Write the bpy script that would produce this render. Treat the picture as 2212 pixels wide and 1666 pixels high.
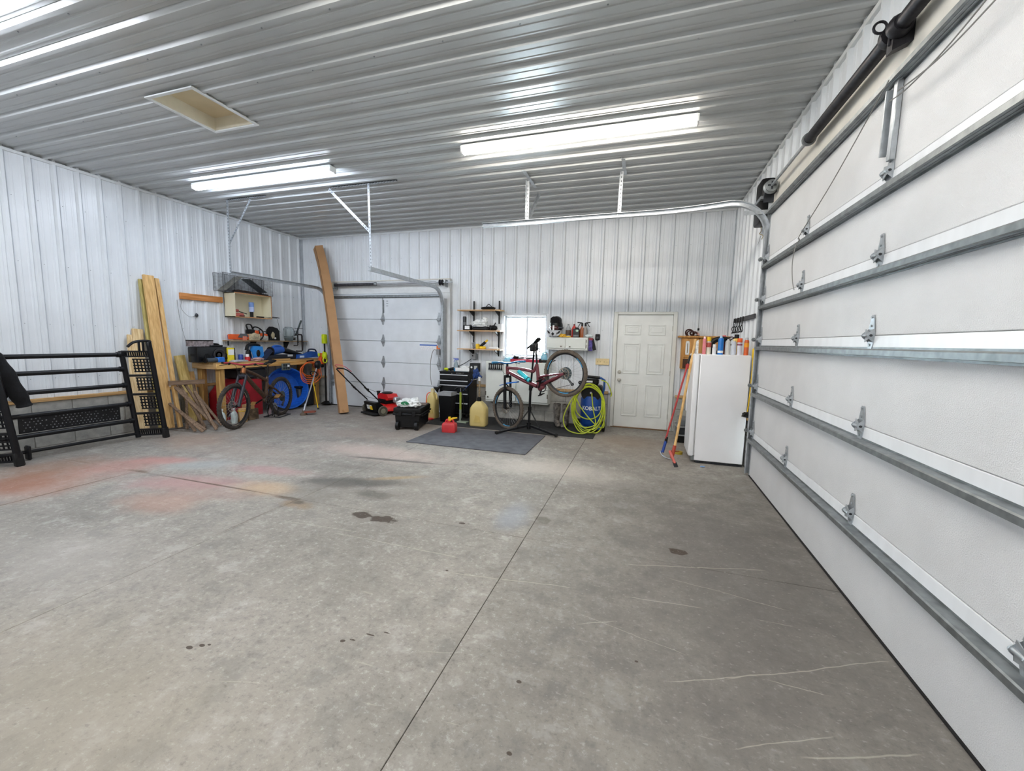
import bpy, bmesh, math, random
from mathutils import Vector, Matrix, noise as mnoise
random.seed(7)
PI = math.pi
SC = bpy.context.scene
for o in list(bpy.data.objects):
    bpy.data.objects.remove(o)
COL = SC.collection

# ------------------------------------------------------------------ camera
CAM_H = 1.5238
yaw, pitch, roll = 0.3086, -0.1076, 0.0212
fw = Vector((-math.sin(yaw) * math.cos(pitch), math.cos(yaw) * math.cos(pitch), math.sin(pitch)))
rt = Vector((math.cos(yaw), math.sin(yaw), 0)); up = rt.cross(fw)
rt, up = math.cos(roll) * rt + math.sin(roll) * up, -math.sin(roll) * rt + math.cos(roll) * up
cam = bpy.data.cameras.new('camera'); cam_o = bpy.data.objects.new('camera', cam); COL.objects.link(cam_o)
cam.sensor_width = 36; cam.lens = 885.62 / 2212 * 36; cam.clip_start = .05
mw = Matrix((rt, up, -fw)).transposed().to_4x4(); mw.translation = (0, 0, CAM_H)
cam_o.matrix_world = mw
SC.camera = cam_o

# ------------------------------------------------------------------ world, exposure
wd = bpy.data.worlds.new('sky'); SC.world = wd; wd.use_nodes = True
wb = wd.node_tree.nodes['Background']
wb.inputs[0].default_value = (0.76, 0.92, 1.0, 1); wb.inputs[1].default_value = 22.0
vs = SC.view_settings
vs.view_transform = 'Standard'; vs.look = 'None'; vs.gamma = 1; vs.use_curve_mapping = False
vs.exposure = 1.32
LAMP_POWER = 22.0

# room constants (metres)
XL, XR, YB, YF, ZC, XD = -7.56, 1.34, 7.677, -6.9, 3.767, 1.257

# ------------------------------------------------------------------ materials
def lin(h):
    h = h.lstrip('#'); c = [int(h[i:i + 2], 16) / 255 for i in (0, 2, 4)]
    return tuple(((v / 12.92) if v <= .04045 else ((v + .055) / 1.055) ** 2.4) for v in c) + (1,)
MATS = {}
def nt(m):
    m.use_nodes = True; t = m.node_tree; return t, t.nodes, t.links, t.nodes['Principled BSDF']
def mat(name, col, rough=.5, metal=0, var=.12, scale=9, bump=0, bscale=60, stretch=(1, 1, 1), spec=.5, coat=0, col2=None, alpha=None, trans=0, emit=None, estr=0):
    if name in MATS: return MATS[name]
    m = bpy.data.materials.new(name); MATS[name] = m
    t, N, L, b = nt(m)
    tc = N.new('ShaderNodeTexCoord'); mp = N.new('ShaderNodeMapping'); mp.inputs['Scale'].default_value = stretch
    L.new(tc.outputs['Object'], mp.inputs[0])
    n = N.new('ShaderNodeTexNoise'); n.inputs['Scale'].default_value = scale; n.inputs['Detail'].default_value = 2
    L.new(mp.outputs[0], n.inputs['Vector'])
    r = N.new('ShaderNodeValToRGB'); c = lin(col)
    c2 = lin(col2) if col2 else c
    r.color_ramp.elements[0].position = .32; r.color_ramp.elements[1].position = .68
    r.color_ramp.elements[0].color = [min(1, v * (1 - var)) for v in c[:3]] + [1]
    r.color_ramp.elements[1].color = [min(1, v * (1 + var)) for v in c2[:3]] + [1]
    L.new(n.outputs['Fac'], r.inputs[0]); L.new(r.outputs[0], b.inputs['Base Color'])
    b.inputs['Roughness'].default_value = rough; b.inputs['Metallic'].default_value = metal
    b.inputs['Specular IOR Level'].default_value = spec
    b.inputs['Coat Weight'].default_value = coat
    if trans: b.inputs['Transmission Weight'].default_value = trans
    if alpha is not None: b.inputs['Alpha'].default_value = alpha
    if emit:
        b.inputs['Emission Color'].default_value = lin(emit); b.inputs['Emission Strength'].default_value = estr
    if bump:
        n2 = N.new('ShaderNodeTexNoise'); n2.inputs['Scale'].default_value = bscale; n2.inputs['Detail'].default_value = 1
        L.new(mp.outputs[0], n2.inputs['Vector'])
        bp = N.new('ShaderNodeBump'); bp.inputs['Strength'].default_value = bump; bp.inputs['Distance'].default_value = .01
        L.new(n2.outputs['Fac'], bp.inputs['Height']); L.new(bp.outputs[0], b.inputs['Normal'])
    return m
def wood(name, c1, c2, axis='z', rough=.7, scale=7):
    if name in MATS: return MATS[name]
    st = {'x': (.06, 1, 1), 'y': (1, .06, 1), 'z': (1, 1, .06)}[axis]
    return mat(name, c1, rough, 0, .05, scale * 4, .15, 90, tuple(s * 1.5 for s in st), col2=c2, spec=.3)

# ------------------------------------------------------------------ mesh helpers
class S:
    """collects shapes into one mesh"""
    def __init__(s): s.bm = bmesh.new()
    def _new(s, geom, mtx, bev=0, seg=1):
        vs_ = [g for g in geom if isinstance(g, bmesh.types.BMVert)]
        if mtx is not None: bmesh.ops.transform(s.bm, matrix=mtx, verts=vs_)
        if bev:
            es = list({e for v in vs_ for e in v.link_edges})
            bmesh.ops.bevel(s.bm, geom=es, offset=bev, segments=seg, affect='EDGES', profile=.6)
        return s
    def box(s, a, b, bev=0, seg=1):
        a, b = Vector(a), Vector(b); c = (a + b) / 2; d = b - a
        r = bmesh.ops.create_cube(s.bm, size=1)
        return s._new(r['verts'], Matrix.Translation(c) @ Matrix.Diagonal((abs(d.x), abs(d.y), abs(d.z), 1)), bev, seg)
    def cbox(s, c, d, rot=None, bev=0, seg=1):
        m = Matrix.Translation(c)
        if rot is not None:
            m = m @ (rot.to_4x4() if isinstance(rot, Matrix) else Matrix.Rotation(rot, 4, 'Z'))
        r = bmesh.ops.create_cube(s.bm, size=1)
        return s._new(r['verts'], m @ Matrix.Diagonal((d[0], d[1], d[2], 1)), bev, seg)
    def bar(s, p, q, w, h, ref=(0, 0, 1), bev=0):
        p, q = Vector(p), Vector(q); z = (q - p); L = z.length; z.normalize(); r = Vector(ref)
        if abs(z.dot(r)) > .98: r = Vector((1, 0, 0))
        x = r.cross(z).normalized(); y = z.cross(x)
        m = Matrix((x, y, z)).transposed().to_4x4(); m.translation = (p + q) / 2
        rr = bmesh.ops.create_cube(s.bm, size=1)
        return s._new(rr['verts'], m @ Matrix.Diagonal((w, h, L, 1)), bev)
    def cyl(s, p, q, r, r2=None, n=14, cap=True):
        p, q = Vector(p), Vector(q); z = q - p; L = z.length
        m = Matrix.Translation((p + q) / 2) @ z.to_track_quat('Z', 'Y').to_matrix().to_4x4()
        g = bmesh.ops.create_cone(s.bm, cap_ends=cap, segments=n, radius1=r, radius2=r if r2 is None else r2, depth=L)
        return s._new(g['verts'], m)
    def ball(s, c, r, n=12, rot=None):
        r = (r, r, r) if isinstance(r, (int, float)) else r
        g = bmesh.ops.create_uvsphere(s.bm, u_segments=n, v_segments=max(6, n * 2 // 3), radius=1)
        m = Matrix.Translation(c)
        if rot is not None: m = m @ rot.to_4x4()
        return s._new(g['verts'], m @ Matrix.Diagonal((r[0], r[1], r[2], 1)))
    def lump(s, c, r, amp=.25, sub=3, seed=0, flat=None, freq=2.2):
        g = bmesh.ops.create_icosphere(s.bm, subdivisions=sub, radius=1)
        for v in g['verts']:
            d = mnoise.noise(v.co * freq + Vector((seed * 7.3, seed * 3.1, seed))) + .5 * mnoise.noise(v.co * freq * 2.3 + Vector((seed, 9, seed * 2)))
            v.co *= 1 + amp * d
            v.co = Vector((v.co.x * r[0], v.co.y * r[1], v.co.z * r[2])) + Vector(c)
            if flat is not None and v.co.z < flat: v.co.z = flat
        return s
    def loop_faces(s, rings, closed=False, caps=True):
        bm = s.bm; R = [[bm.verts.new(p) for p in ring] for ring in rings]
        n = len(R[0]); m = len(R)
        for i in range(m if closed else m - 1):
            a, b = R[i], R[(i + 1) % m]
            for j in range(n): bm.faces.new((a[j], a[(j + 1) % n], b[(j + 1) % n], b[j]))
        if caps and not closed:
            bm.faces.new(list(reversed(R[0]))); bm.faces.new(R[-1])
        return s
    def tube(s, pts, r, n=8, closed=False, caps=True, sy=1):
        P = [Vector(p) for p in pts]; m = len(P)
        rr = r if isinstance(r, (list, tuple)) else [r] * m
        T = []
        for i in range(m):
            a = P[(i - 1) % m] if (closed or i > 0) else P[i]; b = P[(i + 1) % m] if (closed or i < m - 1) else P[i]
            T.append((b - a).normalized())
        u = T[0].orthogonal().normalized() if abs(T[0].z) > .9 else Vector((0, 0, 1)).cross(T[0]).normalized()
        rings = []
        for i in range(m):
            u = (u - T[i] * u.dot(T[i])).normalized(); w = T[i].cross(u)
            rings.append([P[i] + (u * math.cos(2 * PI * k / n) + w * math.sin(2 * PI * k / n) * sy) * rr[i] for k in range(n)])
        return s.loop_faces(rings, closed, caps)
    def lathe(s, prof, c=(0, 0, 0), n=18, d=(0, 0, 1), sx=1, sy=1):
        q = Vector(d).to_track_quat('Z', 'Y'); c = Vector(c)
        ring = len(prof) > 3 and prof[0] == prof[-1]
        if ring: prof = prof[:-1]
        rings = [[c + q @ Vector((max(r, 1e-4) * math.cos(2 * PI * k / n) * sx, max(r, 1e-4) * math.sin(2 * PI * k / n) * sy, h)) for k in range(n)] for r, h in prof]
        return s.loop_faces(rings, ring)
    def prism(s, poly, org, ux, uy, depth):
        """2-D outline in the plane (ux,uy) at org, extruded by the vector depth"""
        org, ux, uy, dp = Vector(org), Vector(ux), Vector(uy), Vector(depth)
        a = [org + ux * p[0] + uy * p[1] for p in poly]
        return s.loop_faces([a, [v + dp for v in a]])
    def torus(s, c, R, r, d=(0, 1, 0), n=32, k=8, a0=0, a1=2 * PI, sq=1):
        q = Vector(d).to_track_quat('Z', 'Y'); c = Vector(c); full = abs(a1 - a0 - 2 * PI) < 1e-6
        pts = [c + q @ Vector((R * math.cos(a0 + (a1 - a0) * i / n), R * math.sin(a0 + (a1 - a0) * i / n), 0)) for i in range(n if full else n + 1)]
        return s.tube(pts, r, k, full)
    def quad(s, *p):
        s.bm.faces.new([s.bm.verts.new(v) for v in p]); return s
    def grid(s, f, nu, nv):
        V_ = [[s.bm.verts.new(f(i / nu, j / nv)) for j in range(nv + 1)] for i in range(nu + 1)]
        for i in range(nu):
            for j in range(nv): s.bm.faces.new((V_[i][j], V_[i + 1][j], V_[i + 1][j + 1], V_[i][j + 1]))
        return s
    def solid(s, th):
        bmesh.ops.recalc_face_normals(s.bm, faces=s.bm.faces[:])
        bmesh.ops.solidify(s.bm, geom=s.bm.faces[:], thickness=th); return s
    def xf(s, m):
        bmesh.ops.transform(s.bm, matrix=m, verts=s.bm.verts[:]); return s
    def mesh(s, name, m, ang=.62, normals=True):
        if normals: bmesh.ops.recalc_face_normals(s.bm, faces=s.bm.faces[:])
        for f in s.bm.faces: f.smooth = True
        for e in s.bm.edges:
            if len(e.link_faces) == 2 and e.calc_face_angle(0) > ang: e.smooth = False
        me = bpy.data.meshes.new(name); s.bm.to_mesh(me); s.bm.free()
        if m: me.materials.append(m)
        return me
def mk(name, s, m, parent=None, label=None, kind=None, ang=.62):
    me = s.mesh(name, m, ang) if isinstance(s, S) else s
    o = bpy.data.objects.new(name, me); COL.objects.link(o)
    if parent: o.parent = parent
    if label: o['label'] = label
    if kind: o['kind'] = kind
    return o
def tag(o, label, cat, group=None, kind=None):
    o['label'] = label; o['category'] = cat
    if group: o['group'] = group
    if kind: o['kind'] = kind
    return o
def thing(name, label, cat, loc=(0, 0, 0), rz=0, group=None, kind=None):
    o = bpy.data.objects.new(name, None); COL.objects.link(o); o.empty_display_size = .1
    o.location = loc; o.rotation_euler = (0, 0, rz)
    return tag(o, label, cat, group, kind)
def put(o, loc, rz=0):
    o.location = loc; o.rotation_euler = (0, 0, rz); return o
def copy_tree(o, parent=None):
    c = o.copy(); COL.objects.link(c); c.parent = parent
    for ch in list(o.children): copy_tree(ch, c)
    return c
def text_mesh(txt, size, ext=.001, shear=0, bold=0):
    cu = bpy.data.curves.new('lettering', 'FONT'); cu.body = txt; cu.size = size; cu.extrude = ext; cu.shear = shear; cu.offset = bold
    cu.align_x = 'CENTER'; cu.align_y = 'CENTER'
    o = bpy.data.objects.new('lettering', cu); COL.objects.link(o)
    me = bpy.data.meshes.new_from_object(o); bpy.data.objects.remove(o); bpy.data.curves.remove(cu)
    bm = bmesh.new(); bm.from_mesh(me); bmesh.ops.triangulate(bm, faces=bm.faces[:])
    bmesh.ops.subdivide_edges(bm, edges=bm.edges[:], cuts=3, use_grid_fill=True); bm.to_mesh(me); bm.free()
    return me
def rrect(a, b, c, z, n=4):
    """rounded-rectangle ring"""
    return [(sx * (a - c) + c * math.cos(t), sy * (b - c) + c * math.sin(t), z) for k, (sx, sy) in enumerate(((1, 1), (-1, 1), (-1, -1), (1, -1))) for t in [PI / 2 * (k + i / n) for i in range(n + 1)]]
def arc(c, r, a0, a1, n, ax=(1, 0, 0), ay=(0, 0, 1)):
    c, ax, ay = Vector(c), Vector(ax), Vector(ay)
    return [c + ax * (r * math.cos(a0 + (a1 - a0) * i / n)) + ay * (r * math.sin(a0 + (a1 - a0) * i / n)) for i in range(n + 1)]
def spline(P, k=6):
    """Catmull-Rom through the points"""
    P = [Vector(p) for p in P]; Q = []
    for i in range(len(P) - 1):
        a, b, c, d = P[max(i - 1, 0)], P[i], P[i + 1], P[min(i + 2, len(P) - 1)]
        for j in range(k):
            t = j / k
            Q.append(.5 * ((2 * b) + (c - a) * t + (2 * a - 5 * b + 4 * c - d) * t * t + (3 * b - a - 3 * c + d) * t ** 3))
    return Q + [P[-1]]

# ------------------------------------------------------------------ shared materials
M_WALL = mat('white_painted_steel', '#e4e9ed', .31, 0, .03, 3, spec=.5)
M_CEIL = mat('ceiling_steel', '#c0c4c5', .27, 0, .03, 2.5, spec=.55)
M_TRIMW = mat('white_trim', '#dfe3e4', .4, 0, .04)
M_GALV = mat('galvanized_steel', '#b2b8bd', .36, .6, .14, 22)
M_GALVD = mat('galvanized_dull', '#8b9092', .45, .8, .2, 18)
M_DARKM = mat('dark_steel', '#3c3f44', .45, .6, .2, 30)
M_BLACK = mat('black_plastic', '#0a0b0d', .42, 0, .25, 20, spec=.35)
M_BLACKM = mat('black_powder_coat', '#0c0e13', .38, 0, .2, 15, spec=.35)
M_RUBBER = mat('black_rubber', '#131314', .85, 0, .25, 25, .2, 80)
M_CHROME = mat('chrome', '#c9ccd0', .15, 1, .05)
M_WHITE = mat('white_plastic', '#eef0f0', .4, 0, .04)
M_PULL = mat('bright_pull', '#d5d9dd', .35, .25, .04)
M_PINE = wood('pine_board', '#c79a57', '#e2bd7e', 'z')
M_PINEY = wood('pine_board_along', '#c08f4d', '#dfb877', 'y')
M_PINEX = wood('pine_board_across', '#c69b63', '#e3c494', 'x')
M_BLUEP = mat('bright_blue_plastic', '#1668c4', .4, 0, .1)
M_ORANGE = mat('orange_plastic', '#e8622a', .45, 0, .1)
M_REDP = mat('red_plastic', '#c3272b', .4, 0, .1)
M_YEL = mat('yellow_plastic', '#f0c51f', .45, 0, .08)
M_LIME = mat('lime_plastic', '#cfe01d', .4, 0, .08)
M_SILVER = mat('silver_paint', '#b9bcc0', .35, .6, .08)
# ================================================================== floor
def floor_material(bx0, bx1, by0, by1):
    """concrete for one slab: only the stains and scratches that reach it"""
    m = bpy.data.materials.new('stained_concrete'); t, N, L, b = nt(m)
    tc = N.new('ShaderNodeTexCoord'); P = tc.outputs['Object']
    def noise(sc, det=6, st=None, rough=.6, dist=0):
        n = N.new('ShaderNodeTexNoise'); n.inputs['Scale'].default_value = sc; n.inputs['Detail'].default_value = det
        n.inputs['Roughness'].default_value = rough; n.inputs['Distortion'].default_value = dist
        if st:
            mp = N.new('ShaderNodeMapping'); mp.inputs['Scale'].default_value = st[:3]
            if len(st) > 3: mp.inputs['Rotation'].default_value = (0, 0, st[3])
            L.new(P, mp.inputs[0]); L.new(mp.outputs[0], n.inputs['Vector'])
        else: L.new(P, n.inputs['Vector'])
        return n.outputs['Fac']
    def math_(op, a, b_=None, clamp=False):
        n = N.new('ShaderNodeMath'); n.operation = op; n.use_clamp = clamp
        for i, v in enumerate((a, b_)):
            if v is None: continue
            if isinstance(v, (int, float)): n.inputs[i].default_value = v
            else: L.new(v, n.inputs[i])
        return n.outputs[0]
    def ramp(f, p0, p1, v0=0., v1=1.):
        n = N.new('ShaderNodeMapRange'); n.inputs[1].default_value = p0; n.inputs[2].default_value = p1
        n.inputs[3].default_value = v0; n.inputs[4].default_value = v1; n.interpolation_type = 'SMOOTHSTEP'; L.new(f, n.inputs[0]); return n.outputs[0]
    def mix(f, a, col):
        n = N.new('ShaderNodeMixRGB')
        if isinstance(f, (int, float)): n.inputs[0].default_value = f
        else: L.new(f, n.inputs[0])
        L.new(a, n.inputs[1])
        if isinstance(col, str): n.inputs[2].default_value = lin(col)
        else: L.new(col, n.inputs[2])
        return n.outputs[0]
    cr = N.new('ShaderNodeValToRGB'); L.new(noise(.55, 5, None, .65), cr.inputs[0])
    e = cr.color_ramp.elements; e[0].position = .3; e[0].color = lin('#85817b'); e[1].position = .72; e[1].color = lin('#aaa59d')
    col = cr.outputs[0]
    fine = noise(26, 4, None, .8); col = mix(ramp(fine, .5, .7, 0, .55), col, '#6b6a68'); col = mix(ramp(fine, .3, .46, .5, 0), col, '#cccbc8')
    mott = noise(5, 4, None, .7); col = mix(ramp(mott, .5, .66, 0, .45), col, '#787775'); col = mix(ramp(mott, .32, .45, .35, 0), col, '#c2c0bc')
    # broom / drag texture running across the slab
    drag = noise(9, 3, (1, 5, 1, .35), .7); col = mix(ramp(drag, .55, .8, 0, .3), col, '#6f6d69')
    warp1 = noise(1.3, 3, None, .7); warp2 = noise(4, 3, None, .7)
    warp1 = math_('ADD', math_('MULTIPLY', warp1, .6), math_('MULTIPLY', noise(4.5, 4, None, .75), .4)); warp3 = noise(13, 2, None, .6)
    def blob(cx, cy, rx, ry, c, amt, soft=.6, rot=0, w=.55):
        nonlocal col
        ex = max(rx, ry) * 1.7 + .1 if rot else rx * 1.7 + .1; ey = max(rx, ry) * 1.7 + .1 if rot else ry * 1.7 + .1
        if cx + ex < bx0 or cx - ex > bx1 or cy + ey < by0 or cy - ey > by1: return
        mp = N.new('ShaderNodeMapping'); mp.vector_type = 'TEXTURE'
        mp.inputs['Location'].default_value = (cx, cy, 0); mp.inputs['Scale'].default_value = (rx, ry, 1e3); mp.inputs['Rotation'].default_value = (0, 0, rot)
        L.new(P, mp.inputs[0])
        ln = N.new('ShaderNodeVectorMath'); ln.operation = 'LENGTH'; L.new(mp.outputs[0], ln.inputs[0])
        d = math_('ADD', ln.outputs['Value'], math_('MULTIPLY', math_('SUBTRACT', warp1 if max(rx, ry) > .35 else (warp2 if max(rx, ry) > .13 else warp3), .5), w * 2.4))
        col = mix(ramp(d, 1 - soft, 1, amt, 0), col, c)
    # one broad darker area first, then large worn-in stains
    blob(.75, 2.9, 2.0, 3.4, '#625f5b', .75, .9)
    blob(-1.1, 4.75, 1.5, .55, '#d0cac1', .55, .9); blob(-3.4, 4.6, 1.6, .5, '#c1aea6', .65, .9)
    blob(-5.7, 2.35, .8, .62, '#a97a68', .6, .85); blob(-5.65, 3.0, .7, .5, '#b5867c', .6, .85, .3)
    blob(-5.95, 2.3, .5, .5, '#935c40', .5, .85)
    blob(-4.4, 2.9, .95, .32, '#b08c89', .75, .85, .25); blob(-4.0, 3.5, .8, .2, '#b99795', .65, .85, .1); blob(-4.1, 2.45, .6, .3, '#b28c7c', .5, .8)
    blob(-4.95, 3.35, .65, .3, '#a9b0b2', .55, .8, .35); blob(-3.55, 3.05, .5, .25, '#c3a684', .6, .8)
    blob(-3.05, 3.45, .5, .2, '#5c5a58', .8, .7, .2); blob(-2.75, 3.55, .7, .22, '#54534f', .7, .8, .3); blob(-2.45, 3.3, .35, .15, '#62605a', .7, .7)
    blob(-2.5, 3.8, .45, .08, '#b09468', .55, .85, .5); blob(-2.95, 2.85, .24, .12, '#9c8260', .7, .8); blob(-2.97, 2.88, .09, .05, '#4d3d30', .9, .6)
    blob(-2.95, 4.35, .8, .05, '#5e5d5a', .75, .6, .1); blob(-3.2, 3.95, .9, .1, '#7d7875', .4, .8, .1)
    blob(-1.02, 3.3, .2, .42, '#959ca6', .55, .85); blob(-.75, 3.3, .09, .1, '#6a665d', .8, .5)
    blob(-6.2, 4.2, .8, .6, '#a58a78', .5, .8); blob(-4.2, 5.4, 1.5, .5, '#a1938a', .5, .8); blob(-.2, 6.6, .7, .5, '#a1917f', .55, .8)
    blob(-2.2, .9, 1.4, .7, '#a39b8c', .5, .9); blob(-3.6, 1.6, 1.0, .5, '#b0aca6', .5, .9)
    blob(-3.6, 6.7, 3.8, 1.3, '#91847a', .6, .9); blob(-6.0, 5.3, 1.2, .9, '#96897e', .5, .9); blob(0, 6.3, 1.2, 1.1, '#94877a', .5, .9); blob(-5.2, 4.0, 1.8, .5, '#a8998f', .4, .9)
    blob(-4.2, 2.95, 1.1, .022, '#5e5046', .75, .7, 0, .3); blob(-5.29, 2.3, .018, .75, '#6b5142', .7, .7, 0, .3); blob(-5.25, 2.96, .2, .05, '#6a5a4c', .7, .7); blob(-3.05, 2.5, .014, .5, '#5e5046', .5, .8, 0, .3); blob(-3.15, 2.93, .25, .05, '#5a4837', .8, .7)
    blob(-5.4, 3.35, .6, .22, '#bb8b83', .7, .85, .35); blob(-6.3, 2.7, .6, .8, '#96705a', .55, .9); blob(-3.9, 2.75, .8, .25, '#a98a80', .45, .9, .2); blob(-3.0, 3.15, .35, .5, '#7c7872', .45, .5); blob(-2.1, 3.6, .4, .7, '#8b8680', .35, .6)
    # spills with a sharp rim
    for a in ((-2.25, 2.86, .1, .06), (-2.03, 2.85, .13, .075), (.314, 3.14, .07, .055), (-2.04, 1.295, .022, .011), (-2.0, 1.325, .018, .01), (-1.97, 1.34, .01, .006),
              (-1.372, 1.577, .014, .01), (-1.33, 1.6, .02, .006), (-1.27, 1.66, .03, .006), (-1.2, 1.7, .02, .005), (-1.37, 3.01, .03, .02), (.045, 1.93, .012, .009), (-.457, 1.63, .014, .01), (-.398, 1.31, .014, .01), (-1.17, 2.33, .012, .01)):
        blob(a[0], a[1], a[2], a[3], '#443a31', .9, .3, 0, .6)
    # rubbed ring
    # scratches: distance to a segment
    sep = N.new('ShaderNodeSeparateXYZ'); L.new(P, sep.inputs[0]); px, py = sep.outputs[0], sep.outputs[1]
    wob = math_('MULTIPLY', math_('SUBTRACT', noise(3, 3), .5), .05)
    acc = None
    for (x0, y0, x1, y1, wd_) in ((.16, 1.85, .63, 2.04, .006), (.42, 1.944, 1.25, 2.36, .007), (.6, 2.013, .873, 2.009, .006), (-.09, 2.8, .89, 3.08, .008), (-1.18, 2.31, -.31, 2.42, .008),
                                  (-.05, 2.44, .43, 2.48, .007), (-.28, 2.09, -.05, 2.21, .007), (.39, 1.59, .81, 1.8, .006), (.62, 1.64, 1.1, 1.81, .009), (-2.79, 2.54, -2.05, 2.59, .008), (-2.25, 2.515, -1.14, 2.5, .009),
                                  (-.98, 1.64, -.745, 1.71, .004), (-1.74, 1.19, -1.5, 1.26, .004), (-1.08, 1.316, -.95, 1.32, .005), (-.71, 1.345, -.59, 1.357, .005), (.2, 2.75, .9, 2.62, .005), (-.3, 2.2, .3, 2.05, .004)):
        if max(x0, x1) < bx0 or min(x0, x1) > bx1 or max(y0, y1) + .05 < by0 or min(y0, y1) - .05 > by1: continue
        dx, dy = x1 - x0, y1 - y0; Ls = math.hypot(dx, dy); ux, uy = dx / Ls, dy / Ls
        s_ = math_('ADD', math_('MULTIPLY', px, ux), math_('ADD', math_('MULTIPLY', py, uy), -(x0 * ux + y0 * uy)))
        n_ = math_('ADD', math_('MULTIPLY', px, -uy), math_('ADD', math_('MULTIPLY', py, ux), (x0 * uy - y0 * ux)))
        n_ = math_('ABSOLUTE', math_('ADD', n_, wob))
        end = math_('ABSOLUTE', math_('SUBTRACT', s_, Ls / 2))
        v = math_('MULTIPLY', ramp(n_, wd_ * .15, wd_ * .6, 1, 0), ramp(end, Ls / 2 - .08, Ls / 2, 1, 0))
        acc = v if acc is None else math_('MAXIMUM', acc, v)
    if acc is not None: col = mix(math_('MULTIPLY', acc, .42), col, '#c9c4b4')
    st = noise(20, 3, (.14, 2.2, 1, -.15), .5); col = mix(ramp(st, .7, .78, 0, .4), col, '#bdb8ab')
    fk = noise(34, 2, (1, 1.8, 1, .3), .5); col = mix(ramp(fk, .62, .75, 0, .22), col, '#d0cec9'); col = mix(ramp(fk, .25, .37, .3, 0), col, '#5f5e5b')
    L.new(col, b.inputs['Base Color'])
    L.new(ramp(mott, .3, .7, .62, .8), b.inputs['Roughness']); b.inputs['Specular IOR Level'].default_value = .35
    bp = N.new('ShaderNodeBump'); bp.inputs['Strength'].default_value = .12; bp.inputs['Distance'].default_value = .01
    L.new(math_('ADD', fine, math_('MULTIPLY', mott, .6)), bp.inputs['Height']); L.new(bp.outputs[0], b.inputs['Normal'])
    return m
M_JOINT = mat('joint_dirt', '#4a3f35', .95, 0, .2, 14)
fl = mk('floor', S().box((XL - .2, YF - .2, -.12), (XR + .25, YB + .2, -.008)), M_JOINT)
tag(fl, 'stained grey concrete garage floor with saw-cut joints', 'floor', kind='structure')
xs = [XL - .15, -5.29, -3.03, -.81, XR + .2]; ys = [YF - .15, -1.65, .65, 2.945, 5.2, YB + .15]
ys = [YF - .15, -3.9, -1.65, .65, 2.945, YB + .15]
for i in range(4):
    for j in range(5):
        g = .0019
        mk('concrete_slab', S().box((xs[i] + g, ys[j] + g, -.05), (xs[i + 1] - g, ys[j + 1] - g, 0), .002), floor_material(xs[i], xs[i + 1], ys[j], ys[j + 1]), fl)

# ================================================================== corrugated cladding
def corr(name, parent, m, f, a0, a1, b0, b1, ph, per, holes=(), mh=.003, gr=.007):
    def h(a):
        u = (a - ph) % per
        e = min(u, per - u)
        if .028 < e < .038: return -gr * (1 - abs(e - .032) / (.004 if e < .032 else .006))
        for c, w, tp, hh in ((0, .028, .015, .027), (per, .028, .015, .027), (per / 3, .014, .007, mh), (per * 2 / 3, .014, .007, mh)):
            d = abs(u - c)
            if d < w: return hh if d < tp else hh * (w - d) / (w - tp)
        return 0
    A = {a0, a1}
    k = math.floor((a0 - ph) / per) - 1
    while ph + k * per < a1 + per:
        c = ph + k * per
        for d in (-.038, -.032, -.028, -.015, .015, .028, .032, .038): A.add(c + d)
        for q in (1, 2):
            for d in (-.014, -.007, .007, .014): A.add(c + per * q / 3 + d)
        k += 1
    B = {b0, b1}
    for x0, x1, z0, z1 in holes: A |= {x0, x1}; B |= {z0, z1}
    A = sorted(v for v in A if a0 - 1e-6 <= v <= a1 + 1e-6); B = sorted(v for v in B if b0 - 1e-6 <= v <= b1 + 1e-6)
    s = S(); bm = s.bm; G = {}
    def vert(i, j):
        if (i, j) not in G: G[i, j] = bm.verts.new(f(A[i], B[j], h(A[i])))
        return G[i, j]
    for i in range(len(A) - 1):
        for j in range(len(B) - 1):
            ca, cb = (A[i] + A[i + 1]) / 2, (B[j] + B[j + 1]) / 2
            if any(x0 < ca < x1 and z0 < cb < z1 for x0, x1, z0, z1 in holes): continue
            bm.faces.new((vert(i, j), vert(i + 1, j), vert(i + 1, j + 1), vert(i, j + 1)))
    if not bm.faces: bm.free(); return None
    return mk(name, s, m, parent, ang=.15)
def clad(parent, m, f, a0, a1, b0, b1, ph, per, holes=(), name='wall_panel', mh=.003):
    k = math.floor((a0 - ph) / per / 4); e = [a0]
    while True:
        k += 1; v = ph + (4 * k) * per + .03
        if v >= a1 - .05: break
        if v > a0 + .05: e.append(v)
    e.append(a1)
    for u, v in zip(e, e[1:]): corr(name, parent, m, f, u, v, b0, b1, ph, per, holes, mh)
M_SCREW = mat('screw_heads', '#9a9fa4', .4, .3)
def screws(parent, pts, r=.006):
    s = S()
    for p, d in pts:
        p, d = Vector(p), Vector(d); s.cyl(p, p + d * .006, r, n=6)
    mk('screw_heads', s, M_SCREW, parent, kind='stuff')

SILL = .645
# --- left wall
wl = mk('wall_left', S().box((XL - .15, YF, -.05), (XL - .012, YB, ZC + .05)), M_TRIMW)
tag(wl, 'ribbed white steel wall behind the workbench and lumber', 'wall', kind='structure')
clad(wl, M_WALL, lambda a, b, h: (XL + h, a, b), YF, YB, SILL - .03, ZC, 3.077, .2375)
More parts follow.
